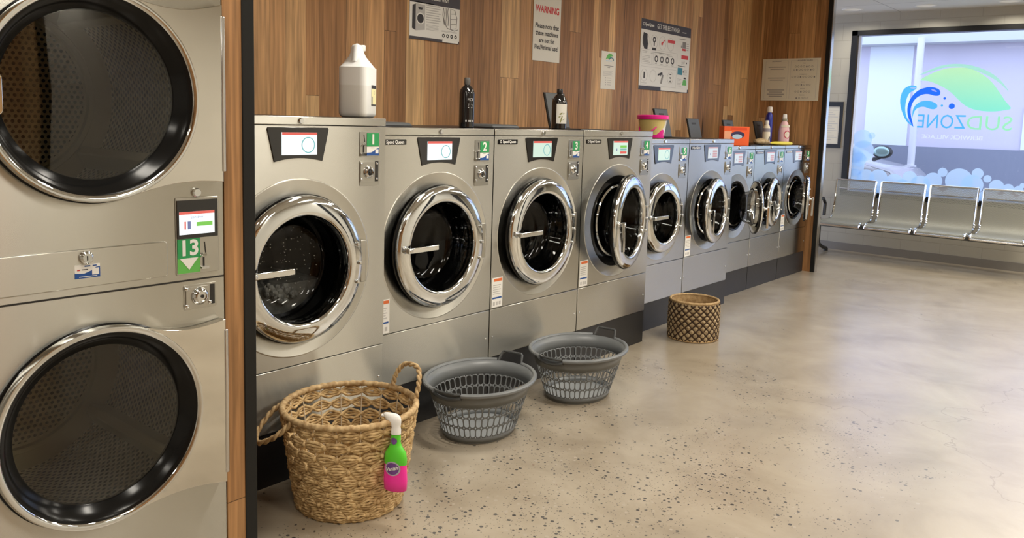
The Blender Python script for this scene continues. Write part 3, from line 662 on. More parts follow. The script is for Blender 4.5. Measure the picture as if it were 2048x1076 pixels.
# ---------------------------------------------------------------- stacked tumble dryer
DX, DY = .48, .905
dr = thing('stacked_tumble_dryer', 'tall stainless stacked tumble dryer with two large round doors, left of the timber partition', 'tumble dryer', (DX, DY, 0))
hw = .354
def dpanel(name, z0, z1, cz):
    holed_panel(hw, z0, z1, cz, [(.262, -.02), (.262, 0), (.272, 0)]).build(name, MT['steel'], dr, sharp=25)
cb = MB(); dd = DX - XW - .01
for s_ in (-1, 1): cb.box(-dd, -.02, s_ * hw - .001, s_ * hw + .001, .06, 1.86)
cb.box(-dd, -dd + .002, -hw, hw, .06, 1.86); cb.box(-dd, -.02, -hw, hw, 1.858, 1.86); cb.box(-dd, -.02, -hw, hw, .919, .921); cb.box(-dd, -.02, -hw, hw, .06, .062)
cb.build('cabinet', MT['steel_plain'], dr, smooth=False)
dpanel('lower_front', .062, .9195, .57); dpanel('upper_front', .9245, 1.858, 1.427)
MB().box(-dd, -.01, -hw, hw, 0, .06).build('plinth', MT['plinth'], dr)
MB().box(-.004, .0012, -hw, hw, .9205, .9235).build('panel_seam', MT['slot'], dr)
def dryer_door(cz, upper):
    Ro, nm = .268, 'door'
    # polished plate: ring plus a hinge wing reaching to the right-hand edge
    d = MB().lathe([(Ro - .024, .004), (Ro - .020, .026), (Ro - .012, .033), (Ro - .003, .032), (Ro, .024), (Ro, 0)], 'x', (0, 0, 0), 96)
    dob = d.build('door', MT['chrome'], dr, loc=(.004, 0, cz), sharp=50)
    a_t, a_b = 70, -70
    wing = []
    for i in range(33):
        a = math.radians(a_b + (a_t - a_b) * i / 32); wing.append(((Ro - .001) * math.cos(a), (Ro - .001) * math.sin(a)))
    tx, tz = wing[-1]; bx_, bz_ = wing[0]
    hi, lo = (.2300, -.262) if not upper else (.262, -.228)
    edge = .340
    top = [(tx + (edge - tx) * k, tz + (hi - tz) * k - .020 * math.sin(PI * k) * 1.0) for k in [j / 10 for j in range(1, 11)]]
    bot = [(edge + (bx_ - edge) * k, lo + (bz_ - lo) * k + .014 * math.sin(PI * k)) for k in [j / 10 for j in range(0, 10)]]
    wing = wing + top + bot
    MB().prism(wing, 0, .027, YZ(0)).build('hinge_wing', MT['chrome_plate'], dob, bevel=.0025, seg=2, sharp=30)
    MB().box(0, .030, .3355, .3475, lo + .028, hi - .03).build('hinge_pin', MT['alu'], dob, bevel=.003)
    MB().lathe([(Ro + .002, 0), (Ro + .004, .006), (Ro - .004, .010)], 'x', (0, 0, 0), 96).build('outer_seal', MT['rubber'], dob)
    MB().lathe([(Ro - .018, .028), (Ro - .030, .024), (Ro - .040, .006), (Ro - .055, -.004), (Ro - .058, -.016)], 'x', (0, 0, 0), 96).build('door_seal', MT['rubber'], dob, sharp=60)
    MB().lathe([(Ro - .056, -.008), (.12, -.004), (0, -.003)], 'x', (0, 0, 0), 72).build('door_glass', MT['dryer_glass'], dob, sharp=80)
    h = MB(); h.prism(rrect(-.268, -.215, -.055, .045, .016, 5), .030, .040, YZ(0)); h.lathe([(0, .006), (.008, .005), (.010, 0)], 'x', (.040, -.236, .022), 14); h.lathe([(0, .006), (.008, .005), (.010, 0)], 'x', (.040, -.236, -.028), 14)
    if upper: h.build('door_catch', MT['chrome_plate'], dob, bevel=.002)
    # drum behind
    Rd = .325
    rb = MB().lathe([(.258, -.022), (.258, -.06), (Rd - .0, -.075)], 'x', (0, 0, cz), 80).build('drum_rim', MT['drum_plain'], dr, sharp=40)
    ds = MB().lathe([(Rd, -.075), (Rd, -.62)], 'x', (0, 0, 0), 80).build('drum', MT['drum_side'], dr, loc=(0, 0, cz))
    MB().lathe([(Rd, -.62), (.27, -.622), (.265, -.612), (.25, -.612), (.245, -.622), (.235, -.622)], 'x', (0, 0, 0), 80).build('drum_back_ring', MT['drum_plain'], ds)
    MB().disc(.236, 'x', (-.622, 0, 0), 64).build('drum_back', MT['drum_back'], ds)
    for k in range(4):
        a = math.radians(-38 + 90 * k); c, s_ = math.cos(a), math.sin(a)
        v = []
        for xx in (-.09, -.61):
            for r_, w_ in ((Rd - .001, .035), (Rd - .055, .014), (Rd - .055, -.014), (Rd - .001, -.035)): v.append((xx, r_ * c - w_ * s_, r_ * s_ + w_ * c))
        MB().add(v, [(0, 1, 2, 3), (4, 5, 6, 7), (0, 1, 5, 4), (1, 2, 6, 5), (2, 3, 7, 6)]).build('drum_lifter', MT['drum_plain'], ds, bevel=.004)
dryer_door(.570, False); dryer_door(1.427, True)
# central strip
dw = MB().prism(rrect(-.33, .185, .942, 1.040, .008, 3), -.002, .004, YZ(0)).build('coin_drawer', MT['steel'], dr, bevel=.0025, seg=3)
MB().lathe([(0, .012), (.011, .012), (.016, .008), (.017, .0)], 'x', (.004, -.030, 1.019), 24).build('drawer_lock', MT['chrome'], dw)
MB().box(.0155, .0165, -.032, -.029, 1.013, 1.024).build('keyhole', MT['slot'], dw)
f = lambda u, v, h: (.004 + h, u, v)
st = MB(); st.prism(rrect(-.058, .004, .966, 1.001, .002, 2), 0, .001, f, 0)
st.prism([(-.058, .966), (.004, .966), (.004, .993), (-.006, .992), (-.018, .984), (-.035, .978), (-.058, .980)], .001, .0014, f, 1); st.prism([(-.016, .973), (.001, .973), (.001, .990), (-.016, .990)], .0014, .0018, f, 0); st.prism([(-.048, .969), (-.004, .969), (-.004, .9706), (-.048, .9706)], .0014, .0018, f, 0)
st.prism([(-.052, .986), (-.045, .986), (-.045, .989), (-.052, .989)], .001, .0014, f, 2); st.prism([(-.041, .987), (-.026, .987), (-.026, .989), (-.041, .989)], .001, .0014, f, 3); st.prism([(-.034, .995), (-.020, .995), (-.020, .998), (-.034, .998)], .001, .0014, f, 1); st.prism([(-.014, .995), (-.004, .995), (-.004, .998), (-.014, .998)], .001, .0014, f, 1)
st.build('payment_sticker', [MT['white'], MT['blue'], MT['red_ink'], MT['ink']], dw)
yo = DY
cp = MB(); cp.prism(rrect(1.1145 - yo, 1.2435 - yo, .940, 1.156, .004, 3), 0, .003, YZ(0)); cpo = cp.build('control_plate', MT['steel_plain'], dr, bevel=.001)
dp = MB().prism([(1.118 - yo, 1.042), (1.239 - yo, 1.042), (1.239 - yo, 1.149), (1.118 - yo, 1.149)], .003, .006, YZ(0)).build('control_panel', MT['gloss_black'], dr)
g = MB(); P = lambda a, b_, c, d, h, mi: g.prism([(a - yo, c), (b_ - yo, c), (b_ - yo, d), (a - yo, d)], .006, .006 + h, YZ(0), mi)
P(1.1235, 1.2285, 1.053, 1.117, .0008, 0); P(1.1235, 1.2285, 1.1095, 1.117, .0013, 1); P(1.138, 1.1425, 1.068, 1.090, .0013, 1); P(1.1475, 1.157, 1.068, 1.090, .0013, 2); P(1.174, 1.222, 1.075, 1.0865, .0013, 3)
g.build('display', [MT['scr_white'], MT['scr_red'], MT['scr_ink'], MT['scr_lime']], dp)
MB().text('Start dryer', .011, lambda u, v, h: (.0068 + h, 1.176 - yo + u, 1.101 + v), fit=.038).build('display_text', MT['scr_ink'], dp, smooth=False)
tg = MB(); tg.prism([(1.118 - yo, .986), (1.1845 - yo, .986), (1.1845 - yo, 1.041), (1.118 - yo, 1.041)], .003, .005, YZ(0), 0); tg.prism([(1.118 - yo, .944), (1.1845 - yo, .944), (1.1845 - yo, .986), (1.118 - yo, .986)], .003, .005, YZ(0), 1)
tgo = tg.build('number_tag', [MT['green'], MT['green_lo']], dr)
MB().text('13', .060, lambda u, v, h: (.005 + h, 1.1515 - yo + u, 1.013 + v), bold=.03).build('numeral', MT['white'], tgo, smooth=False)
MB().prism([(1.151 - yo, .953), (1.178 - yo, .986), (1.124 - yo, .986)], .005, .0058, YZ(0)).build('down_arrow', MT['white'], tgo)
sl = MB(); sl.prism([(1.197 - yo, 1.028), (1.2005 - yo, 1.028), (1.204 - yo, .996), (1.2005 - yo, .996)], .002, .0036, YZ(0)); sl.prism([(1.193 - yo, .959), (1.1985 - yo, .959), (1.1985 - yo, .984), (1.193 - yo, .984)], .002, .0036, YZ(0)); sl.build('coin_slot', MT['slot'], dr)
cr_ = MB(); cr_.tube([(.003, 1.186 - yo, .986), (.013, 1.189 - yo, .992), (.013, 1.198 - yo, .993), (.003, 1.203 - yo, .988)], .0028, 8); cr_.prism(rrect(1.187 - yo, 1.209 - yo, .951, .958, .002, 2), .002, .010, YZ(0)); cr_.build('coin_return', MT['chrome'], dr)
MB().lathe([(0, .010), (.010, .010), (.013, .006), (.013, 0)], 'x', (0, 1.177 - yo, 1.169), 22).build('panel_lock', MT['chrome'], dr)
fr = MB(); fr.prism(rrect(1.1355 - yo, 1.2335 - yo, .838, .908, .003, 2), -.001, .002, YZ(0), 0); fr.prism([(1.140 - yo, .846), (1.206 - yo, .846), (1.206 - yo, .902), (1.140 - yo, .902)], .002, .006, YZ(0), 0); fr.prism([(1.214 - yo, .845), (1.229 - yo, .845), (1.229 - yo, .903), (1.214 - yo, .903)], .002, .0028, YZ(0), 1)
cbx = fr.build('coin_box', [MT['steel_plain'], MT['slot']], dr, bevel=.0012)
MB().lathe([(.026, 0), (.026, .003), (.020, .012), (.015, .014), (.015, .010), (0, .010)], 'x', (.005, 1.181 - yo, .874), 28).build('lock', MT['chrome'], cbx)
MB().cyl(.005, 'x', (.014, 1.184 - yo, .874), .003, 12).build('keyhole', MT['slot'], cbx)
for a, b_ in ((1.142, .898), (1.142, .849), (1.212, .852)): MB().sphere((.006, a - yo, b_), .006, 10, 6, sc=(.5, 1, 1)).build('screw', MT['chrome'], cbx)
#PART3
# ---------------------------------------------------------------- signs on the timber wall
WP = lambda y0, z0: (lambda u, v, h: (XW + .001 + h, y0 + u, z0 + v))
def wash_poster(name, label, y0, z0, w, h, full):
    f = WP(y0, z0)
    t = thing(name, label, 'poster', (0, 0, 0), 0, 'wash instruction posters on the timber wall')
    t.location = (XW, y0, z0)
    f = lambda u, v, q: (.001 + q, u, v)
    R_ = lambda mb, a, b_, c, d, mi=0, q=.0055: mb.prism([(a, c), (b_, c), (b_, d), (a, d)], .005, q, f, mi)
    MB().prism([(0, 0), (w, 0), (w, h), (0, h)], 0, .005, f).build('panel', MT['board'], t)
    hb = .088 * h / .3 if not full else .082
    q = MB(); R_(q, 0, w, h - hb, h)
    q.build('header_band', MT['band'], t)
    q = MB(); k_ = w * (.66 if not full else .42); q.prism([(0, 0), (w, 0), (w, h * .055), (w * .98, h * .055), (w * .98, h * .012), (k_, h * .012), (k_, h * .055), (0, h * .055)], .005, .0055, f); q.build('footer_band', MT['band'], t)
    q = MB(); q.text('GET THE BEST WASH', hb * .62, lambda u, v, d: f(w * .53 + u, h - hb * .5 + v, .0056 + d), bold=.01, fit=w * .46)
    if full: q.text('Speed Queen', hb * .4, lambda u, v, d: f(w * .155 + u, h - hb * .5 + v, .0056 + d), bold=.03, fit=w * .17); q.lathe([(.010, 0), (.010, .0006), (.014, .0006), (.014, 0)], 'x', (.0066, w * .045, h - hb * .5), 20); R_(q, w * .82, w * .9, h - hb * .62, h - hb * .56, 0, .0062)
    R_(q, w * (.645 if not full else .425), w * .965, h * .008, h * .048, 0, .0062)
    q.build('header_lettering', MT['white'], t, smooth=False)
    # grey rules, pictures and captions
    ln = MB()
    def lines(a, b_, c, d, n, k=.45):
        for i in range(n):
            z_ = d - (d - c) * (i + .5) / n; tt = (d - c) / n * k / 2; R_(ln, a, b_ - (b_ - a) * rnd.uniform(0, .25), z_ - tt, z_ + tt, 0)
    pic = MB(); dk = MB(); red = MB()
    def ring(mb, u, v, r, wd=.003, mi=0, fill=None):
        mb.lathe([(r - wd, 0), (r - wd, .0006), (r, .0006), (r, 0)], 'x', (.006, u, v), 24, mi)
    if not full:
        # machine picture
        pic.prism([(.018, .058), (.022, .185), (.047, .200), (.118, .196), (.118, .058), (.045, .048)], .005, .0056, f, 0)
        dk.prism([(.018, .060), (.020, .188), (.044, .196), (.044, .050)], .0056, .006, f); dk.prism([(.062, .182), (.100, .180), (.094, .168), (.068, .168)], .0056, .006, f)
        dk.disc(.026, 'x', (.0070, .082, .118), 24)
        MB().lathe([(.026, 0), (.026, .0008), (.032, .0008), (.032, 0)], 'x', (.0066, .082, .118), 24).build('picture_ring', MT['white'], t)
        lines(.128, .245, .098, .205, 8, .4); lines(.128, .23, .058, .092, 5, .4); lines(.02, .24, .205, .212, 1, .6)
        # hand and filter drawing
        for k in range(4): pic.tube([f(.275 + .012 * k, .10, .006), f(.262 + .013 * k, .16 + .006 * k, .006), f(.268 + .012 * k, .200, .006)], .0022, 5, mi=1)
        pic.tube([f(.262, .155, .006), f(.28, .11, .006), f(.30, .085, .006), f(.36, .075, .006), f(.39, .085, .006)], .002, 5, mi=1)
        pic.tube([f(.325, .20, .006), f(.36, .195, .006), f(.38, .15, .006), f(.375, .09, .006), f(.325, .08, .006)], .002, 5, True, mi=1)
        for k in range(3): pic.tube([f(.327, .11 + .03 * k, .006), f(.376, .115 + .03 * k, .006)], .0015, 5, mi=1)
        lines(.255, .39, .060, .070, 2, .5)
        for k in range(4): ring(dk, .27 + .034 * k, .040, .011, .006)
    else:
        for k, r in enumerate((.058, .056, .056, .054)): ring(ln, .075 + .135 * k, h - hb - .085, r, .0025)
        dk.prism([(.03, h - .14), (.035, h - .20), (.06, h - .235), (.105, h - .235), (.112, h - .19), (.10, h - .15), (.098, h - .115), (.04, h - .105)], .005, .0058, f)
        dk.lathe([(.012, 0), (.012, .0006), (.024, .0006), (.024, 0)], 'x', (.006, .21, h - .15), 20); dk.prism([(.178, h - .235), (.245, h - .235), (.240, h - .215), (.182, h - .215)], .005, .0058, f); dk.prism([(.203, h - .20), (.217, h - .20), (.217, h - .17), (.203, h - .17)], .005, .0058, f)
        red.prism([(.43, h - .155), (.55, h - .155), (.55, h - .130), (.43, h - .130)], .005, .0058, f, 0); red.sphere(f(.335, h - .172, .006), .014, 8, 6, sc=(.1, 1, 1)); red.prism([(.345, h - .16), (.372, h - .135), (.38, h - .14), (.352, h - .168)], .005, .0058, f, 0)
        for k in range(4): lines(.03 + .135 * k, .12 + .135 * k, h - .268, h - .246, 2, .4)
        # centre boxes
        for a, b_, c, d in ((.02, .185, .205, .322), (.205, .60, .205, .325), (.02, .60, .035, .185)):
            for e in ((a, b_, c, c + .002), (a, b_, d - .002, d), (a, a + .002, c, d), (b_ - .002, b_, c, d)): R_(ln, *e)
        lines(.035, .165, .215, .275, 5, .35); lines(.22, .48, .303, .312, 1, .8)
        for k in range(4): ring(dk, .255 + .09 * k, .255, .027, .011); lines(.235 + .09 * k, .275 + .09 * k, .213, .220, 1, .8)
        for k, u in enumerate((.075, .215, .50)): ring(ln, u, .115, .05, .0025)
        dk.prism([(.066, .09), (.084, .09), (.084, .14), (.066, .14)], .005, .0058, f)
        pic.prism([(.335, .06), (.36, .06), (.385, .13), (.36, .135)], .005, .0056, f, 1); dk.prism([(.29, .135), (.36, .155), (.37, .135), (.345, .13), (.34, .115), (.33, .13), (.29, .12)], .005, .0058, f)
        dk.prism([(.485, .12), (.515, .12), (.50, .105)], .005, .0058, f); dk.prism([(.485, .14), (.515, .14), (.515, .147), (.485, .147)], .005, .0058, f); dk.prism([(.483, .078), (.517, .078), (.50, .094)], .005, .0058, f)
        lines(.03, .12, .048, .060, 2, .4)
        # right column
        R_(dk, .62, .75, h - hb - .025, h - hb - .021); R_(dk, .62, .75, .222, .227)
        red.prism([(.685, h - .20), (.745, h - .20), (.745, h - .182), (.685, h - .182)], .005, .0058, f, 0); red.prism([(.685, h - .18), (.745, h - .18), (.745, h - .125), (.685, h - .125)], .005, .0058, f, 2)
        red.prism([(.675, .285), (.795, .285), (.795, .318), (.675, .318)], .005, .0058, f, 0); red.prism([(.62, .150), (.705, .150), (.705, .210), (.62, .210)], .005, .0058, f, 1)
        red.prism([(.715, .065), (.790, .065), (.780, .105), (.770, .112), (.735, .112), (.725, .105)], .005, .0058, f, 3)
        dk.prism([(.73, .118), (.78, .118), (.765, .132), (.745, .132)], .005, .0058, f); dk.prism([(.66, h - .175), (.672, h - .175), (.666, h - .15)], .005, .0058, f); dk.disc(.008, 'x', (.007, .77, .255), 14); dk.disc(.008, 'x', (.007, .72, .178), 14)
        lines(.755, .80, h - .20, h - .13, 4, .4); lines(.68, .75, .235, .275, 4, .4); lines(.72, .80, .150, .20, 5, .3); lines(.62, .70, .05, .12, 6, .3)
        names = ['red_panel', 'teal_panel', 'grey_panel', 'green_picture']; mts = ['red_ink', 'teal_ink', 'ink_soft', 'green_lo']
        for k in range(4):
            part_ = MB()
            for fc, mi_ in zip(red.F, red.I):
                if mi_ == k: part_.add([red.V[i] for i in fc], [tuple(range(len(fc)))])
            if part_.F: part_.build(names[k], MT[mts[k]], t, smooth=False, fixn=False)
    ln.build('print_lines', MT['ink_pale'], t, smooth=False)
    for k, (nm_, mt_) in enumerate((('machine_picture', 'ink_pale'), ('hand_drawing', 'ink_soft'))):
        part_ = MB()
        for fc, mi_ in zip(pic.F, pic.I):
            if mi_ == k: part_.add([pic.V[i] for i in fc], [tuple(range(len(fc)))])
        if part_.F: part_.build(nm_, MT[mt_], t, smooth=False, fixn=False)
    dk.build('dark_pictures', MT['ink'], t, smooth=False)
wash_poster('instruction_poster', 'white instruction poster with a washer drawing and charcoal band, high above machine 2', 3.200, 1.835, .404, .29, False)
wash_poster('instruction_poster', 'large square instruction poster with charcoal header and coloured panels, above machines 5 and 6', 5.678, 1.669, .822, .556, True)
# warning notice
t = thing('warning_sign', 'white warning notice with red heading hung high above machine 3', 'sign', (XW, 4.312, 1.796))
f = lambda u, v, h: (.001 + h, u, v)
w, h = .302, .43
MB().prism([(0, 0), (w, 0), (w, h), (0, h)], 0, .004, f).build('panel', MT['paper'], t)
MB().text('WARNING', .062, lambda u, v, d: f(w / 2 + u, .343 + v, .0042 + d), bold=.03, fit=.262).build('heading', MT['red_ink'], t, smooth=False)
q = MB()
for i, (s_, wd) in enumerate((('Please note that', .262), ('these machines', .252), ('are not for', .172), ('Pet/Animal use!', .262))): q.text(s_, .044, lambda u, v, d, i=i: f(w / 2 + u, .232 - .047 * i + v, .0042 + d), bold=.022, fit=wd)
q.build('lettering', MT['ink'], t, smooth=False)
# small notice with the leaf mark
t = thing('paper_notice', 'small white paper notice with a green leaf mark, between the warning sign and large poster', 'notice', (XW, 5.140, 1.646))
w, h = .198, .28
MB().prism([(0, 0), (w, .0), (w, h), (0, h)], 0, .0015, f).build('sheet', MT['paper'], t)
MB().prism([(.055, .218), (.075, .252), (.105, .268), (.140, .262), (.155, .25), (.125, .245), (.105, .225), (.08, .228)], .0015, .0019, f).build('leaf_mark', MT['green_lo'], t)
q = MB(); q.tube([f(.10, .222, .002), f(.125, .238, .002), f(.155, .232, .002), f(.160, .215, .002)], .004, 5, mi=0); q.prism([(.06, .208), (.14, .208), (.14, .214), (.06, .214)], .0015, .0019, f, 1)
q.build('wave_mark', [MT['teal_ink'], MT['blue_pale']], t)
q = MB()
R_ = lambda mb, a, b_, c, d, mi=0: mb.prism([(a, c), (b_, c), (b_, d), (a, d)], .0015, .0019, f, mi)
R_(q, .04, .165, .172, .177, 1); R_(q, .085, .12, .160, .165, 1)
for i in range(5): R_(q, .03, .165 - .02 * (i % 2), .132 - i * .008, .135 - i * .008)
for i in range(4): R_(q, .085, .14, .082 - i * .017, .086 - i * .017); R_(q, .062, .070, .080 - i * .017, .087 - i * .017, 1)
q.build('print_lines', [MT['ink_pale'], MT['ink_soft']], t, smooth=False)
# laundry guide on the return wall (faces the camera, -y)
t = thing('laundry_guide_sign', 'cream two-column laundry guide sign on the far timber wall', 'sign', (-.783, YR, 1.662))
g_ = lambda u, v, h: (u, -.001 - h, v)
w, h = .572, .406
MB().prism([(0, 0), (w, 0), (w, h), (0, h)], 0, .004, g_).build('panel', MT['paper_dim'], t)
q = MB(); R_ = lambda mb, a, b_, c, d, mi=0: mb.prism([(a, c), (b_, c), (b_, d), (a, d)], .004, .0045, g_, mi)
for a, b_ in ((.03, .262), (.285, .545)):
    for e in ((a, b_, .016, .018), (a, b_, h - .020, h - .018), (a, a + .002, .016, h - .018), (b_ - .002, b_, .016, h - .018)): R_(q, *e)
q.build('column_frames', MT['ink_pale'], t, smooth=False)
q = MB(); tx = lambda s_, u0, v0, sz, ft, bold=.02: q.text(s_, sz, lambda u, v, d: g_(u0 + u, v0 + v, .0042 + d), bold=bold, fit=ft)
tx('LAUNDRY GUIDE', .42, h - .020, .020, .155); tx('WASH', .415, h - .047, .013, .03); tx('DETERGENT', .145, h - .026, .014, .10)
for v0, s_ in ((.252, 'TUMBLE DRY'), (.178, 'DRY'), (.114, 'IRON'), (.053, 'BLEACH')): tx(s_, .415, v0, .012, .018 + .006 * len(s_))
for v0, n in ((.322, 2), (.215, 2), (.098, 4)):
    for i in range(n): R_(q, .06 + .02 * (i % 2), .235 - .02 * (i % 2), v0 - i * .020, v0 - i * .020 + .007)
for v0, n in ((.325, 7), (.296, 8), (.226, 9), (.150, 6), (.084, 6), (.022, 5)):
    for i in range(n):
        u0 = .415 + (i - (n - 1) / 2) * .027
        if (i * 7 + n) % 5 == 0: R_(q, u0 - .007, u0 + .007, v0 - .006, v0 + .009)
        else: q.lathe([(.006, 0), (.006, .0004), (.009, .0004), (.009, 0)], 'y', (u0, -.0055, v0 + .003), 12)
q.build('lettering', MT['ink_soft'], t, smooth=False)
# framed notice on the back wall
t = thing('framed_notice', 'black framed cream notice on the white wall left of the window', 'notice frame', (-.70, YB, 1.18))
q = MB(); w, h = .355, .530
MB().prism([(-.19, 0), (.17, 0), (.17, h), (-.19, h)], 0, .006, g_).build('sheet', MT['paper_dim'], t)
for a, b_, c, d in ((-.19, .17, h - .055, h), (-.19, .17, 0, .045), (-.19, -.15, .045, h - .055), (.135, .17, .045, h - .055)): q.prism([(a, c), (b_, c), (b_, d), (a, d)], .006, .014, g_)
q.build('frame', MT['dark_trim'], t)
q = MB(); R_ = lambda mb, a, b_, c, d, mi=0: mb.prism([(a, c), (b_, c), (b_, d), (a, d)], .006, .0065, g_, mi)
for i in range(14): R_(q, -.13, .115 - .03 * ((i * 5) % 3), .43 - i * .026, .436 - i * .026)
q.build('print_lines', MT['ink_pale'], t, smooth=False)

# ---------------------------------------------------------------- window decals and the street outside
MT['vinyl_leaf'] = translucent('vinyl_leaf', (.55, .86, .40), .25, grad=(1.62, 2.08, (.22, .86, .58)))
MT['vinyl_arc'] = translucent('vinyl_arc', (.42, .76, .52), .25)
MT['vinyl_blue'] = translucent('vinyl_blue', (.02, .16, .80), .05)
MT['vinyl_sky'] = translucent('vinyl_sky', (.10, .50, .90), .15)
MT['vinyl_lime'] = translucent('vinyl_lime', (.36, .82, .42), .05)
MT['vinyl_white'] = translucent('vinyl_white', (.80, .82, .92), .1)
MT['vinyl_bubble'] = translucent('vinyl_bubble', (.66, .84, 1.0), .30)
MT['vinyl_rim'] = translucent('vinyl_rim', (.38, .58, .95), .1)
LEAF = [(0.253, 1.954), (0.358, 2.02), (0.477, 2.068), (0.582, 2.08), (0.687, 2.076), (0.777, 2.047), (0.869, 1.989), (0.94, 1.924), (1.012, 1.828), (1.077, 1.732), (1.132, 1.661), (1.071, 1.639), (0.987, 1.627), (0.886, 1.628), (0.782, 1.648), (0.705, 1.688), (0.64, 1.745), (0.574, 1.811), (0.509, 1.86), (0.413, 1.911), (0.333, 1.941)]
ARC = [(0.234, 2.004), (0.324, 2.054), (0.444, 2.102), (0.564, 2.119), (0.684, 2.111), (0.804, 2.079), (0.909, 2.029), (0.985, 1.972), (1.047, 1.908), (1.099, 1.828), (1.019, 1.908), (0.928, 1.973), (0.822, 2.03), (0.702, 2.073), (0.581, 2.091), (0.461, 2.077), (0.341, 2.037)]
W1 = [(0.231, 1.446), (0.154, 1.501), (0.097, 1.603), (0.068, 1.706), (0.071, 1.792), (0.101, 1.861), (0.163, 1.895), (0.219, 1.886), (0.214, 1.852), (0.154, 1.809), (0.128, 1.724), (0.128, 1.621), (0.16, 1.527)]
W2 = [(0.223, 1.451), (0.167, 1.544), (0.148, 1.638), (0.16, 1.724), (0.202, 1.801), (0.262, 1.852), (0.354, 1.877), (0.433, 1.86), (0.462, 1.827), (0.454, 1.789), (0.408, 1.785), (0.344, 1.802), (0.282, 1.793), (0.222, 1.75), (0.188, 1.681), (0.184, 1.596)]
W3 = [(0.207, 1.545), (0.204, 1.622), (0.228, 1.682), (0.288, 1.725), (0.366, 1.729), (0.43, 1.701), (0.446, 1.668), (0.42, 1.642), (0.373, 1.645), (0.308, 1.666), (0.247, 1.648), (0.218, 1.605)]
BUB = [(-0.36, 1.107, 0.086), (-0.364, 0.973, 0.107), (-0.356, 0.869, 0.086), (-0.234, 0.855, 0.098), (-0.094, 0.865, 0.096), (0.075, 0.819, 0.101), (0.232, 0.887, 0.076), (0.159, 0.789, 0.08), (0.343, 0.817, 0.104), (0.469, 0.869, 0.092), (0.556, 0.97, 0.048), (0.72, 0.887, 0.134), (0.89, 0.978, 0.055), (0.846, 0.854, 0.108), (0.984, 0.93, 0.038), (1.073, 0.858, 0.068), (1.18, 0.839, 0.052), (1.273, 0.833, 0.045), (1.303, 0.882, 0.025), (-0.297, 1.293, 0.106), (-0.198, 1.336, 0.037), (-0.279, 1.16, 0.119), (-0.323, 1.059, 0.086)]
GY = YB + .018
def smooth_poly(p, n=3):
    # Catmull-Rom through the points
    out = []; k = len(p)
    for i in range(k):
        a, b_, c, d = p[i - 1], p[i], p[(i + 1) % k], p[(i + 2) % k]
        for j in range(n):
            s_ = j / n
            out.append(tuple(.5 * ((2 * b_[q]) + (-a[q] + c[q]) * s_ + (2 * a[q] - 5 * b_[q] + 4 * c[q] - d[q]) * s_ * s_ + (-a[q] + 3 * b_[q] - 3 * c[q] + d[q]) * s_ ** 3) for q in (0, 1)))
    return out
t = thing('window_logo_decal', 'green leaf and blue wave shop logo with mirrored lettering stuck on the window glass', 'window decal', (.6, GY, 1.4))
def film(name, polys, mat, dy=0.0):
    mb = MB()
    for p in polys: mb.add([(u - .6, -dy, v - 1.4) for u, v in p], [tuple(range(len(p)))])
    o = mb.build(name, mat, t, smooth=False); return o
MT['vinyl_leaf'].node_tree.nodes  # gradient follows object space, shifted below
for n_ in MT['vinyl_leaf'].node_tree.nodes:
    if n_.type == 'MAP_RANGE': n_.inputs[1].default_value = .22; n_.inputs[2].default_value = .68
film('leaf', [smooth_poly(LEAF)], MT['vinyl_leaf']); film('leaf_arc', [smooth_poly(ARC, 2)], MT['vinyl_arc'], .001)
film('wave', [smooth_poly(W2)], MT['vinyl_blue'], .003); film('wave', [smooth_poly(W1)], MT['vinyl_sky'], .001); film('wave', [smooth_poly(W3)], MT['vinyl_sky'], .002)
for (u, v), r in zip([(0.51, 1.757), (0.489, 1.68), (0.585, 1.675)], (.013, .012, .030)): film('droplet', [[(u + r * math.cos(a / 16 * 2 * PI), v + r * math.sin(a / 16 * 2 * PI)) for a in range(16)]], MT['vinyl_blue' if r != .012 else 'vinyl_sky'], .002)
film('wave_highlight', [[(.40 + .030 * math.cos(a / 12 * 2 * PI), 1.840 + .010 * math.sin(a / 12 * 2 * PI) - .012 * math.cos(a / 12 * 2 * PI)) for a in range(12)], [(.19 + .03 * math.cos(a / 12 * 2 * PI), 1.868 + .010 * math.sin(a / 12 * 2 * PI)) for a in range(12)]], MT['vinyl_white'], .004)
# lettering reads from the street, so it is mirrored from inside
MB().text('SUD', .210, lambda u, v, d: (1.165 - .6 - u, -.001, 1.497 - 1.4 + v), align='LEFT', bold=.0, fit=.415, spacing=1.05).build('lettering', MT['vinyl_lime'], t, smooth=False)
MB().text('ZONE', .210, lambda u, v, d: (.735 - .6 - u, -.001, 1.503 - 1.4 + v), align='LEFT', bold=.0, fit=.472, spacing=1.05).build('lettering', MT['vinyl_sky'], t, smooth=False)
MB().text('BERWICK VILLAGE', .062, lambda u, v, d: (.61 - .6 - u, -.001, 1.345 - 1.4 + v), fit=.585, bold=.02).build('lettering', MT['vinyl_white'], t, smooth=False)
# bubbles along the foot of the window: one printed film
t = thing('window_bubble_decal', 'pale blue soap bubble film along the lower edge of the window', 'window decal', (0, GY, .7))
bub = BUB + [(x, .70 + .02 * math.sin(x * 9), .11) for x in [-.35 + .17 * i for i in range(20)]] + [(1.42 + .2 * i, .80 + .06 * math.sin(i * 2.3), .09 + .02 * math.sin(i * 1.7)) for i in range(8)]
for i, (u, v, r) in enumerate(bub):
    pts = []
    for a in range(28):
        x_, z_ = u + r * math.cos(a / 28 * 2 * PI), v + r * math.sin(a / 28 * 2 * PI)
        pts.append((max(WX0 + .066, min(WX1 - .066, x_)), -.0006 * i - .0003, max(WZ0 + .057, z_) - .7))
    b_ = MB().add(pts, [tuple(range(28))])
    o = b_.build('bubble', MT['vinyl_bubble'], t, smooth=False)
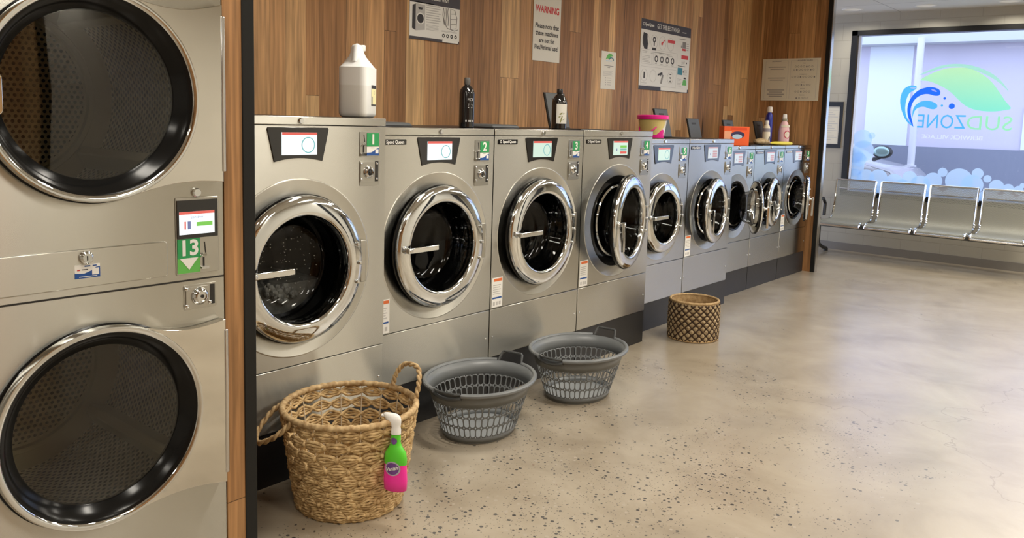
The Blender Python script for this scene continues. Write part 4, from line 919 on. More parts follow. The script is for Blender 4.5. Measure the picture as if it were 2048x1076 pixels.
# street
struct(box(-9, 12, YB + .12, 26, -.2, -.1), 'ground', pmat('street_paving', (.48, .48, .48), .8))
MT['ext_white'] = pmat('white_cladding', (.74, .78, .84), .7); MT['ext_lilac'] = pmat('lilac_render', (.60, .56, .66), .7); MT['ext_grey'] = pmat('grey_dado', (.22, .235, .30), .7); MT['ext_pipe'] = pmat('pale_pipe', (.62, .62, .66), .5)
t = thing('building_facade', 'pale lilac building across the street with a bright panel and grey lower band', 'building', (0, 15, -.1))
MB().box(-7, 9, 0, .3, 0, 6).build('facade_wall', MT['ext_lilac'], t)
MB().box(-1.88, -1.18, -.03, 0, 1.25, 2.93).build('white_panel', MT['ext_white'], t)
MB().box(.50, .75, -.03, 0, 1.25, 1.90).build('white_panel', MT['ext_white'], t)
MB().box(.75, 9, -.05, 0, 0, 2.92).build('white_panel', pmat('added_bright_cladding', (.93, .94, .96), .6), t)  # out-of-view bright stretch, added to brighten reflections in the far machines
MB().box(-7, .749, -.04, 0, 0, 1.245).build('grey_band', MT['ext_grey'], t)
MB().box(-7, 9, -.45, -.051, 2.93, 3.16).build('soffit_beam', pmat('soffit_grey', (.52, .54, .56), .6), t)
q = thing('downpipe', 'white pipe standing in front of the pale building outside', 'pipe', (-.94, 14.42, -.1))
MB().cyl(.055, 'z', (0, 0, 0), 3.0, 20).build('pipe', MT['ext_pipe'], q); MB().cyl(.085, 'z', (0, 0, 0), .95, 20).build('pipe_guard', MT['ext_pipe'], q)
# parked car, mostly behind the bubbles
MT['car_paint'] = pmat('car_paint', (.36, .35, .37), .25, coat=.6); MT['car_glass'] = pmat('car_glass', (.03, .05, .06), .1); MT['mirror_glass'] = pmat('wing_mirror_glass', (.30, .42, .42), .15, .6)
t = thing('parked_car', 'pale grey car parked outside the window behind the bubble film', 'car', (-2.38, 12.98, -.1))
prof = [(-2.0, .35), (-2.0, .75), (-1.7, .95), (-1.0, 1.0), (-.45, 1.36), (.55, 1.40), (1.15, 1.05), (1.75, .93), (1.98, .72), (2.0, .35)]
secs = []
for y_, k, dz in ((-.84, .96, -.03), (-.78, 1, 0), (.78, 1, 0), (.84, .96, -.03)): secs.append([(u * k, y_ * (1 if v < 1.02 else .86), v + (dz if v > .5 else 0)) for u, v in prof])
MB().loft(secs).build('body', MT['car_paint'], t, bevel=.05, seg=3, sharp=50)
for s_ in (-1, 1): MB().prism([(-.85, .99), (-.42, 1.28), (.5, 1.31), (.95, 1.03)], .0, .02, lambda u, v, h, s_=s_: (u, s_ * (.80 - (v - .99) * .28 + h + .0), v)).build('side_window', MT['car_glass'], t)
for x_ in (-1.25, 1.25):
    for s_ in (-1, 1): MB().lathe([(0, 0), (.20, 0), (.30, .02), (.32, .08), (.32, .16), (.28, .20), (0, .20)], 'y', (x_, s_ * .68 - .1, .32), 28).build('wheel', MT['rubber'], t)
MB().sphere((1.66, -.98, 1.20), .11, 16, 10, sc=(1.25, .7, .85)).build('wing_mirror', MT['black'], t)
MB().sphere((1.66, -1.035, 1.205), .085, 16, 10, sc=(1.25, .35, .85)).build('mirror_glass', MT['mirror_glass'], t)
MB().tube([(1.50, -.78, 1.08), (1.54, -.90, 1.10), (1.62, -.96, 1.12)], .03, 8).build('mirror_arm', MT['black'], t)

# ---------------------------------------------------------------- waiting bench
MT['bench_sheet'] = perforated('perforated_bench', (.27, .27, .235), 90, .27, rough=.55, metal=.5, transparent=True, mode='sheet')
t = thing('waiting_bench', 'row of joined perforated steel seats with chrome side rails under the window', 'bench', (0, 9.25, 0))
prof = [(.20, .835), (.185, .74), (.165, .62), (.15, .52), (.13, .455), (.09, .415), (.03, .398), (-.10, .392), (-.22, .402), (-.27, .400), (-.295, .385), (-.30, .36)]
dense = []
for i in range(len(prof) - 1):
    for j in range(4):
        a, b_, c, d = prof[max(i - 1, 0)], prof[i], prof[i + 1], prof[min(i + 2, len(prof) - 1)]; s_ = j / 4
        dense.append(tuple(.5 * (2 * b_[q] + (c[q] - a[q]) * s_ + (2 * a[q] - 5 * b_[q] + 4 * c[q] - d[q]) * s_ ** 2 + (-a[q] + 3 * b_[q] - 3 * c[q] + d[q]) * s_ ** 3) for q in (0, 1)))
dense.append(prof[-1])
def seat(x0, x1):
    mb = MB(); mb.U = []; L_ = 0; vs = []
    for i, (y_, z_) in enumerate(dense):
        if i: L_ += math.hypot(y_ - dense[i - 1][0], z_ - dense[i - 1][1])
        for x_ in (x0, x1): vs.append((x_, y_, z_)); mb.U.append((x_, L_))
    mb.add(vs, [(2 * i, 2 * i + 1, 2 * i + 3, 2 * i + 2) for i in range(len(dense) - 1)])
    se = mb.build('seat_shell', MT['bench_sheet'], t, fixn=False)
    bo = MB(); bo.tube([(x0, .20, .835), (x1, .20, .835)], .010, 8); bo.build('top_tube', MT['alu'], se); bo = MB(); bo.tube([(x0, -.30, .362), (x1, -.30, .362)], .011, 8); bo.build('front_tube', MT['alu'], se)
    bo = MB(); bo.box(x0 + .035, x1 - .035, .172, .192, .735, .742); bo.build('back_crease', MT['steel_plain'], se)
    for x_ in (x0, x1): MB().tube([(x_, y_, z_) for y_, z_ in dense], .012, 8).build('side_rail', MT['chrome'], t)
for x0, x1 in ((-.47, -.045), (.01, .455), (.505, .955), (1.005, 1.455)): seat(x0, x1)
MB().box(-.62, 1.60, -.10, -.02, .318, .372).build('beam', MT['flap'], t, bevel=.006)
for x_ in (-.02, .48, .98): MB().box(x_ - .03, x_ + .03, -.20, .12, .372, .392).build('seat_bracket', MT['chrome'], t, bevel=.006)
for x_ in (-.55, 1.53):
    lg = MB(); lg.tube([(x_, -.32, .03), (x_, -.2, .055), (x_, -.06, .12), (x_, -.06, .33)], .022, 10); lg.tube([(x_, .22, .03), (x_, .10, .055), (x_, -.06, .12)], .020, 10); lg.cyl(.025, 'z', (x_, -.32, 0), .03, 14); lg.cyl(.025, 'z', (x_, .22, 0), .03, 14)
    lg.build('leg', MT['black'], t)
    MB().tube([(x_, .08, .42), (x_, .09, .56), (x_, .02, .62), (x_, -.16, .615), (x_, -.22, .57), (x_, -.16, .50), (x_, -.06, .40)], .018, 10).build('armrest', MT['black'], t)

# ---------------------------------------------------------------- things on the machines
def bottle(name, label, x, y, z, parts, rz=0.0, cat='bottle', sx=1.0, sy=1.0):
    t = thing(name, label, cat, (x, y, z), rz)
    for nm, prof, mat in parts: MB().lathe(prof, 'z', (0, 0, 0), 32, sx=sx, sy=sy).build(nm, mat, t, sharp=40)
    return t
def wrap(name, r, z0, z1, a0, a1, mat, parent, sx=1, sy=1, off=.0006):
    # a label lying on a round body
    m = MB().lathe([(r + off, z0), (r + off, z1)], 'z', (0, 0, 0), 16, a0=math.radians(a0), a1=math.radians(a1), sx=sx, sy=sy); return m.build(name, mat, parent)
def on_round(r, zc, a_c, sx=1, sy=1):
    # text on a round body: u runs to the right when seen from outside
    def f(u, v, h):
        a = math.radians(a_c) + u / r; rr = r + .0010 + h; return (rr * math.cos(a) * sx, rr * math.sin(a) * sy, zc + v)
    return f
# milky jug on machine 1
MT['hdpe'] = translucent('milky_plastic', (.95, .97, .97), .0, .35, tmix=.12); MT['hdpe_full'] = translucent('milky_plastic_filled', (.84, .85, .83), .0, .35, tmix=.08)
t = thing('plastic_jug', 'milky white handled jug half full on the corner of machine 1', 'jug', (-.015, 2.155, 1.3868), math.radians(32))
def sq(hx, hy, r, z, cx=0, cy=0): return [(cx + u, cy + v, z) for u, v in rrect(-hx, hx, -hy, hy, r, 5)]
a, b_ = .060, .078
lower = [sq(a - .012, b_ - .012, .02, 0), sq(a - .003, b_ - .003, .026, .008), sq(a, b_, .028, .02), sq(a, b_, .028, .128)]
upper = [sq(a, b_, .028, .128), sq(a, b_, .028, .200), sq(a - .002, b_ - .004, .028, .200), sq(a - .016, b_ - .022, .028, .222, 0, -.002), sq(a - .030, b_ - .040, .022, .243, 0, -.006), sq(.024, .030, .018, .258, 0, -.008), sq(.021, .026, .016, .276, 0, -.012), sq(.016, .020, .012, .288, 0, -.014), sq(.006, .010, .004, .292, 0, -.014)]
MB().loft(upper).build('body', MT['hdpe'], t, sharp=60); MB().loft(lower).build('filled_body', MT['hdpe_full'], t, sharp=60)
MB().tube([(0, -.012, .284), (.004, -.034, .278), (.004, -.046, .252), (.003, -.052, .222)], [.012, .013, .013, .012], 12).build('handle', MT['hdpe'], t)
MB().lathe([(0, .292), (.015, .292), (.017, .289), (.017, .272), (.015, .268)], 'z', (.006, .024, 0), 24).build('cap', MT['white'], t)
lb = MB(); fl = lambda u, v, h: (a + .0006 + h, u, v)
for y0_, y1_, z0_, z1_, m_ in ((-.010, .046, .052, .132, 0), (-.010, .046, .118, .132, 1), (-.010, .046, .050, .055, 1), (-.008, .004, .056, .086, 2)): lb.prism([(y0_, z0_), (y1_, z0_), (y1_, z1_), (y0_, z1_)], 0, .0008 + (.0004 if m_ else 0), fl, m_)
lb.lathe([(.006, 0), (.006, .0005), (.0075, .0005), (.0075, 0)], 'x', (a + .001, .024, .102), 16, 2)
lb.build('label', [pmat('lemon_label', (.78, .74, .42), .5), MT['ink'], MT['ink_soft']], t)
# black bottles
bk = MT['gloss_black']
t = bottle('shampoo_bottle', 'slim glossy black bottle with grey cap and white print standing on machine 2', -.10, 2.892, 1.3502, [('body', [(0, 0), (.034, 0), (.0375, .004), (.0375, .165), (.034, .182), (.022, .198), (.013, .206), (.013, .212)], bk), ('cap', [(.0135, .206), (.0150, .210), (.0150, .232), (.0135, .240), (0, .240)], pmat('smoky_cap', (.10, .095, .09), .25))], math.radians(-40))
q = MB(); fo = on_round(.0375, .135, 22); q.text('MOR', .020, fo, fit=.030); fo2 = on_round(.0375, .112, 22)
for i in range(3): q.add([fo2(u, v - i * .008, .0003) for u, v in ((-.013, 0), (.010 + .004 * (i % 2), 0), (.010 + .004 * (i % 2), .003), (-.013, .003))], [(0, 1, 2, 3)])
fo3 = on_round(.0375, .030, 18); q.add([fo3(u, v, .0003) for u, v in ((-.022, 0), (0, 0), (.022, 0), (.022, .008), (0, .008), (-.022, .008))], [(0, 1, 4, 5), (1, 2, 3, 4)])
q.build('print', MT['ink_pale'], t, smooth=False)
t = bottle('black_bottle', 'black bottle with a cream leaf-print label in front of the open flap on machine 4', -.175, 3.738, 1.3502, [('body', [(0, 0), (.038, 0), (.043, .005), (.043, .150), (.039, .168), (.026, .188), (.015, .198), (.014, .204)], bk), ('cap', [(.016, .200), (.017, .203), (.017, .222), (.015, .226), (0, .226)], MT['black'])], math.radians(-40))
lo_ = wrap('label', .043, .032, .142, -34, 62, MT['paper'], t)
q = MB(); fo = on_round(.043, .085, 12)
for pts in ([(-.020, .0), (-.005, .008), (.012, .006), (.018, .010), (.006, .0), (-.012, -.004)], [(-.014, -.048), (-.008, -.045), (.002, -.01), (-.004, -.008)], [(.0, -.035), (.016, -.028), (.018, -.024), (.004, -.03)], [(-.02, -.02), (-.010, -.014), (-.012, -.010), (-.022, -.015)]): q.add([fo(u, v, .0006) for u, v in pts], [tuple(range(len(pts)))])
q.build('leaf_print', pmat('olive_print', (.22, .22, .05), .5), lo_, smooth=False)
# pink bucket on machine 5
MT['pink'] = pmat('hot_pink_plastic', (.80, .012, .28), .35); MT['yellowish'] = translucent('straw_tub', (.86, .72, .30), .0, .35, tmix=.25)
t = thing('powder_bucket', 'round stain powder bucket with hot pink lid and rim standing on machine 5', 'bucket', (-.31, 5.01, 1.2972))
MB().lathe([(0, 0), (.078, 0), (.082, .004), (.098, .128), (.099, .134), (.095, .134), (.079, .006), (0, .004)], 'z', (0, 0, 0), 40).build('tub', MT['yellowish'], t)
MB().lathe([(.096, .132), (.109, .130), (.111, .136), (.110, .154), (.104, .159), (.06, .160), (0, .161)], 'z', (0, 0, 0), 40).build('lid', MT['pink'], t)
def cone_patch(mb, pts, off=.0008):
    mb.add([((.082 + .016 * (v - .004) / .124 + off) * math.cos(math.radians(a_)), (.082 + .016 * (v - .004) / .124 + off) * math.sin(math.radians(a_)), v) for a_, v in pts], [tuple(range(len(pts)))])
q = MB()
for i in range(10):
    a0_, a1_ = -75 + i * 11, -75 + (i + 1) * 11; hh = lambda a_: .012 + .050 * math.exp(-((a_ + 8) / 26) ** 2) + .022 * math.exp(-((a_ + 70) / 18) ** 2)
    cone_patch(q, [(a0_, .004), (a1_, .004), (a1_, hh(a1_)), (a0_, hh(a0_))])
q.build('pink_print', MT['pink'], t, smooth=False)
q = MB(); cone_patch(q, [(-12, .06), (4, .02), (20, .02), (20, .128), (10, .128), (2, .085)]); q.build('white_print', MT['white'], t, smooth=False)
MB().tube([(.108 * math.sin(math.radians(a_)) * -1 * .72 - .0 , -.108 * math.cos(math.radians(a_)) * 1.0 - .004, .128 - .11 * math.cos(math.radians(a_ - 0)) * .9) for a_ in range(-80, 81, 16)], .0045, 8).build('handle', MT['pink'], t)
# orange box on machine 7
t = thing('powder_box', 'bright orange washing powder box with dark oval window on machine 7', 'box', (-.36, 6.44, 1.2366), math.radians(-38))
MT['orange'] = pmat('orange_card', (.88, .115, .018), .45)
MB().box(-.045, .045, -.115, .115, 0, .158).build('carton', MT['orange'], t, bevel=.002)
q = MB(); fl = lambda u, v, h: (.0453 + h, u, v)
q.prism([(.010 + .062 * math.cos(i / 24 * 2 * PI), .088 + .030 * math.sin(i / 24 * 2 * PI)) for i in range(24)], 0, .0008, fl, 0); q.prism([(.005 + .045 * math.cos(i / 20 * 2 * PI), .074 + .020 * math.sin(i / 20 * 2 * PI)) for i in range(20)], .0008, .0014, fl, 1)
q.build('oval_print', [pmat('navy_print', (.03, .02, .09), .4), MT['blue_pale']], t)
q = MB(); q.prism([(-.112, .04), (-.06, .04), (-.045, .118), (-.112, .118)], 0, .0006, fl, 0); q.build('peach_print', pmat('peach_print', (.9, .42, .25), .5), t, smooth=False); q = MB(); q.prism([(-.05, .128), (.09, .128), (.09, .148), (-.05, .148)], 0, .0006, fl, 0); q.build('heading_print', pmat('deep_orange_print', (.75, .06, .01), .5), t, smooth=False)
# bottles and brush on the last machines
MT['blue_plastic'] = pmat('royal_blue_plastic', (.008, .014, .27), .3); MT['cream'] = pmat('cream_plastic', (.78, .72, .58), .4); MT['rose'] = pmat('rose_plastic', (.80, .50, .52), .4)
t = thing('detergent_bottle', 'tall royal blue handled detergent bottle with white cap on machine 9', 'bottle', (-.47, 7.40, 1.2420), math.radians(30))
MB().loft([[(hx * math.cos(i / 20 * 2 * PI) + 0, hy * math.sin(i / 20 * 2 * PI) + oy, z_) for i in range(20)] for hx, hy, oy, z_ in ((.030, .075, 0, 0), (.036, .088, 0, .012), (.036, .090, 0, .10), (.036, .082, -.006, .16), (.034, .064, -.020, .22), (.030, .044, -.034, .265), (.018, .022, -.046, .285), (.016, .018, -.046, .295))]).build('body', MT['blue_plastic'], t, sharp=60)
MB().lathe([(0, .345), (.018, .343), (.023, .335), (.025, .296), (.022, .290)], 'z', (0, -.046, 0), 24).build('cap', pmat('pale_cap', (.72, .66, .62), .4), t)
MB().tube([(0, .0, .25), (0, .055, .225), (0, .082, .16), (0, .070, .09)], [.012, .014, .014, .012], 10).build('handle', MT['blue_plastic'], t)
t = bottle('fragrance_bottle', 'slim cream bottle with printed shoulder standing in front of the blue bottle', -.395, 7.19, 1.2366, [('body', [(0, 0), (.030, 0), (.034, .004), (.034, .110), (.032, .118), (.031, .150), (.024, .172), (.014, .186), (.014, .192)], MT['cream']), ('cap', [(.0155, .186), (.0165, .190), (.0165, .215), (.014, .220), (0, .220)], MT['white'])], math.radians(-35))
wrap('shoulder_band', .0325, .118, .150, -180, 180, pmat('grey_violet_print', (.30, .28, .33), .5), t)
q = MB(); fo = on_round(.034, .055, 15); q.add([fo(u, v, .0004) for u, v in ((-.008, -.024), (.004, -.026), (.010, -.006), (.012, .018), (.002, .020), (-.006, .004))], [tuple(range(6))]); q.build('figure_print', MT['ink'], t, smooth=False)
t = bottle('softener_bottle', 'pink and cream fabric softener bottle, rightmost on machine 9', -.37, 7.535, 1.2420, [('body', [(0, 0), (.044, 0), (.052, .006), (.054, .06), (.053, .12), (.046, .165), (.034, .198), (.022, .214), (.020, .222)], MT['rose']), ('neck_ring', [(.0205, .214), (.028, .216), (.028, .236), (.021, .240)], pmat('olive_cap_ring', (.30, .28, .20), .4)), ('cap', [(.020, .238), (.022, .240), (.020, .272), (.017, .280), (0, .281)], MT['white'])], math.radians(-35), sx=.75)
q = MB(); fo = on_round(.053, .10, 15, .75, 1); 
for r0, r1, z_ in ((.030, .038, -.01),):
    n_ = 24
    for i in range(n_):
        a0_, a1_ = i / n_ * 2 * PI, (i + 1) / n_ * 2 * PI
        q.add([fo(r0 * math.cos(a0_), z_ + r0 * math.sin(a0_), .0005), fo(r1 * math.cos(a0_), z_ + r1 * math.sin(a0_), .0005), fo(r1 * math.cos(a1_), z_ + r1 * math.sin(a1_), .0005), fo(r0 * math.cos(a1_), z_ + r0 * math.sin(a1_), .0005)], [(0, 1, 2, 3)])
q.build('ring_print', pmat('crimson_print', (.55, .04, .10), .5), t, smooth=False)
q = MB(); fo = on_round(.053, .09, 15, .75, 1); n_ = 20; q.add([fo(0, 0, .0007)] + [fo(.029 * math.cos(i / n_ * 2 * PI), .029 * math.sin(i / n_ * 2 * PI), .0007) for i in range(n_)], [(0, 1 + i, 1 + (i + 1) % n_) for i in range(n_)]); q.build('badge_print', MT['cream'], t, smooth=False)
wrap('shoulder_label', .049, .158, .178, -60, 90, MT['cream'], t, .75, 1, .003)
t = thing('hand_brush', 'yellow hand brush with tan bristles lying on top of machine 8', 'brush', (-.30, 7.06, 1.2366), math.radians(90 - 14))
MB().loft([[(x_, w_ * math.cos(i / 12 * 2 * PI), .018 + h_ * math.sin(i / 12 * 2 * PI)) for i in range(12)] for x_, w_, h_ in ((-.10, .008, .006), (-.08, .016, .010), (.02, .022, .012), (.06, .030, .017), (.24, .030, .017), (.30, .022, .014), (.315, .008, .006))]).build('handle', pmat('yellow_plastic', (.72, .62, .05), .4), t)
bm_ = MB(); bm_.loft([[(x_, w_ * math.cos(i / 14 * 2 * PI), z_ + h_ * math.sin(i / 14 * 2 * PI)) for i in range(14)] for x_, w_, h_, z_ in ((-.215, .012, .010, .034), (-.195, .034, .022, .030), (-.14, .046, .030, .034), (-.08, .042, .026, .030), (-.02, .024, .014, .020), (.0, .010, .006, .016))])
bm_.build('bristles', fibre('tan_bristle', (.34, .24, .12), (.56, .44, .27)), t)
#PART4
# ---------------------------------------------------------------- baskets on the floor
# large woven hyacinth basket
bx, by, bh, r0, r1 = .362, 1.822, .362, .180, .236
bk_ = thing('woven_basket', 'large open-weave tan basket with two rope handles, nearest the camera', 'basket', (bx, by, 0))
rad = lambda z: r0 + (r1 - r0) * min(1, max(0, z / bh)) ** .85
rows = 8; nn = 18
wv = MB()
zs = [.022 + (bh - .055) * (k / (rows - 1)) ** 1.0 for k in range(rows)]
for k, z0 in enumerate(zs):
    dense_ = k < rows - 3
    strands = 6 if dense_ else 4
    amp = .0265 if dense_ else .0165
    for s_ in range(strands):
        q_ = (s_ - (strands - 1) / 2) / ((strands - 1) / 2)
        pts = []
        ns = nn * 8; ph = (k % 2) * PI
        for i in range(ns):
            a_ = 2 * PI * i / ns; c_ = abs(math.sin((nn * a_ + ph) / 2))
            z_ = z0 + q_ * amp * c_ ** .75 + .0018 * math.sin(a_ * 37 + s_ * 2 + k)
            rr = rad(z_) + .009 * c_ * (1 - .5 * abs(q_)) + .0015 * math.sin(a_ * 53 + s_ * 1.7 + k * 3)
            pts.append((rr * math.cos(a_), rr * math.sin(a_), z_))
        wv.tube(pts, .0054, 6, True)
    # knots where the strands gather
    for i in range(nn):
        a_ = (2 * PI * i - (k % 2) * PI) / nn
        rr = rad(z0) + .005; wv.sphere((rr * math.cos(a_), rr * math.sin(a_), z0), .0085, 8, 5, sc=(1, 1, 1.15))
wv.build('weave', MT['rattan'], bk_, sharp=180)
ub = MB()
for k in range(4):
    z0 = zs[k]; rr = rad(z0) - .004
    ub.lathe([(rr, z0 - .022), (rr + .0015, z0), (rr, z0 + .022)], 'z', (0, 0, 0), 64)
ub.build('inner_weave', fibre('dark_hyacinth', (.20, .11, .04), (.42, .27, .11)), bk_)  # opaque backing in darker fibre behind the lower rows
cd = MB()
for i in range(nn):
    a_ = 2 * PI * (i + .5) / nn
    cd.tube([((rad(z_) - .001) * math.cos(a_), (rad(z_) - .001) * math.sin(a_), z_) for z_ in (.01, .12, .24, bh)], .0022, 6)
cd.build('upright_cords', MT['cord'], bk_)
rm = MB(); ns = 260
pts = [((r1 + .001) * math.cos(2 * PI * i / ns), (r1 + .001) * math.sin(2 * PI * i / ns), bh - .004 + .0012 * math.sin(i * .9)) for i in range(ns)]
rm.tube(pts, [.0105 + (.0016 if i % 4 < 2 else 0) for i in range(ns)], 10, True)
rm.build('rim', MT['rattan_rim'], bk_, sharp=180)
ft = MB(); ft.tube([((r0 + .002) * math.cos(2 * PI * i / 80), (r0 + .002) * math.sin(2 * PI * i / 80), .008) for i in range(80)], .008, 8, True); ft.lathe([(0, .004), (r0, .004), (r0, .010), (0, .010)], 'z', (0, 0, 0), 48); ft.build('base', MT['rattan'], bk_)
def rope(ctrl, name, r=.0085):
    pts = []
    k = len(ctrl)
    for i in range(k - 1):
        a, b_, c, d = [Vector(ctrl[max(0, min(k - 1, i + o))]) for o in (-1, 0, 1, 2)]
        for j in range(10):
            s_ = j / 10; pts.append(.5 * (2 * b_ + (c - a) * s_ + (2 * a - 5 * b_ + 4 * c - d) * s_ ** 2 + (-a + 3 * b_ - 3 * c + d) * s_ ** 3))
    pts.append(Vector(ctrl[-1])); mb = MB(); L_ = 0
    for ph in (0, PI):
        off = []
        for i, p in enumerate(pts):
            tt = (pts[min(i + 1, len(pts) - 1)] - pts[max(i - 1, 0)]).normalized(); b1 = tt.cross(Vector((.3, .2, .93))).normalized(); b2 = b1.cross(tt)
            off.append(p + (b1 * math.cos(i * .85 + ph) + b2 * math.sin(i * .85 + ph)) * r * .55)
        mb.tube(off, r * .72, 8)
    return mb.build(name, MT['rattan_rim'], bk_, sharp=180)
def polar(a_deg, r, z): a_ = math.radians(a_deg); return (r * math.cos(a_), r * math.sin(a_), z)
# camera sits towards -39 deg from the basket; left of picture is about -140 deg
rope([polar(-142, r1 + .004, bh - .010), polar(-136, r1 + .040, bh - .030), polar(-126, r1 + .085, bh - .085), polar(-112, r1 + .088, bh - .095), polar(-100, r1 + .050, bh - .060), polar(-93, r1 + .006, bh - .012)], 'handle')
rope([polar(98, r1, bh), polar(96, r1 + .010, bh + .050), polar(88, r1 + .022, bh + .092), polar(70, r1 + .026, bh + .098), polar(57, r1 + .014, bh + .060), polar(54, r1, bh)], 'handle')

# spray bottle hung by its trigger on the basket rim
ang = math.atan2(1.790 - by, .626 - bx); ang += .04; sx_, sy_ = bx + (r1 + .036) * math.cos(ang), by + (r1 + .036) * math.sin(ang)
MT['spray_green'] = pmat('lime_plastic', (.10, .58, .035), .3); MT['spray_pink'] = pmat('magenta_plastic', (.90, .035, .36), .3); MT['purple'] = pmat('purple_print', (.16, .06, .26), .4)
t = thing('spray_bottle', 'green and pink stain remover spray bottle hanging on the rim of the large woven basket', 'spray bottle', (sx_, sy_, .128), math.radians(-62))
t.rotation_euler = (math.radians(3), math.radians(-5), math.radians(-72)); t.scale = (1.06, 1.06, .94)
def ov(hx, hy, z_, oy=0, ox=0): return [(ox + hx * math.cos(i / 24 * 2 * PI), oy + hy * math.sin(i / 24 * 2 * PI), z_) for i in range(24)]
MB().loft([ov(.016, .032, 0), ov(.021, .040, .005), ov(.0225, .042, .04), ov(.0215, .040, .075), ov(.0210, .039, .098)]).build('body', MT['spray_pink'], t, sharp=60)
MB().loft([ov(.0212, .0392, .098), ov(.0215, .040, .118), ov(.020, .036, .142), ov(.015, .022, .162), ov(.0125, .0165, .176), ov(.0135, .0165, .196), ov(.0125, .0155, .212)]).build('shoulder', MT['spray_green'], t, sharp=60)
MB().loft([ov(.0150, .0170, .206), ov(.0150, .0170, .222), ov(.0125, .0150, .232), ov(.0145, .021, .244, -.004), ov(.0150, .028, .258, -.010), ov(.0130, .030, .270, -.015), ov(.0085, .026, .278, -.020), ov(.003, .018, .281, -.022)]).build('trigger_head', MT['white'], t, sharp=60)
MB().tube([(0, -.026, .256), (0, -.040, .240), (0, -.044, .218)], [.006, .0055, .004], 8).build('trigger', MT['white'], t)
MB().cyl(.006, 'y', (0, -.052, .268), .012, 14).build('nozzle', MT['white'], t)
q = MB(); n_ = 24
fo = lambda u, v, h: (.0205 * math.sqrt(max(.05, 1 - (u / .044) ** 2)) * 1.06 + .0004 + h, u, .086 + v)
for k_, (ra, rb, m_) in enumerate(((.028, .026, 0), (.023, .0215, 1))):
    q.add([fo(0, 0, .0004 * k_)] + [fo(ra * math.cos(i / n_ * 2 * PI), rb * math.sin(i / n_ * 2 * PI), .0004 * k_) for i in range(n_)], [(0, 1 + i, 1 + (i + 1) % n_) for i in range(n_)], m_)
q.build('label', [pmat('silver_print', (.55, .50, .58), .3, .3), MT['purple']], t, smooth=False)
MB().text('Vanish', .018, lambda u, v, h: fo(u, v + u * .25, .0011 + h), bold=.03, fit=.044).build('lettering', MT['white'], t, smooth=False)
q = MB(); f2 = lambda u, v, h: (.0185 + h + .0 * u, u, .186 + v); q.add([(.0140, 0, .184)] + [(.0136 * math.sqrt(max(.1, 1 - (.011 * math.cos(i / 16 * 2 * PI) / .0165) ** 2)) + .0012, .011 * math.cos(i / 16 * 2 * PI), .184 + .012 * math.sin(i / 16 * 2 * PI)) for i in range(16)], [(0, 1 + i, 1 + (i + 1) % 16) for i in range(16)]); q.build('neck_label', MT['purple'], t, smooth=False)

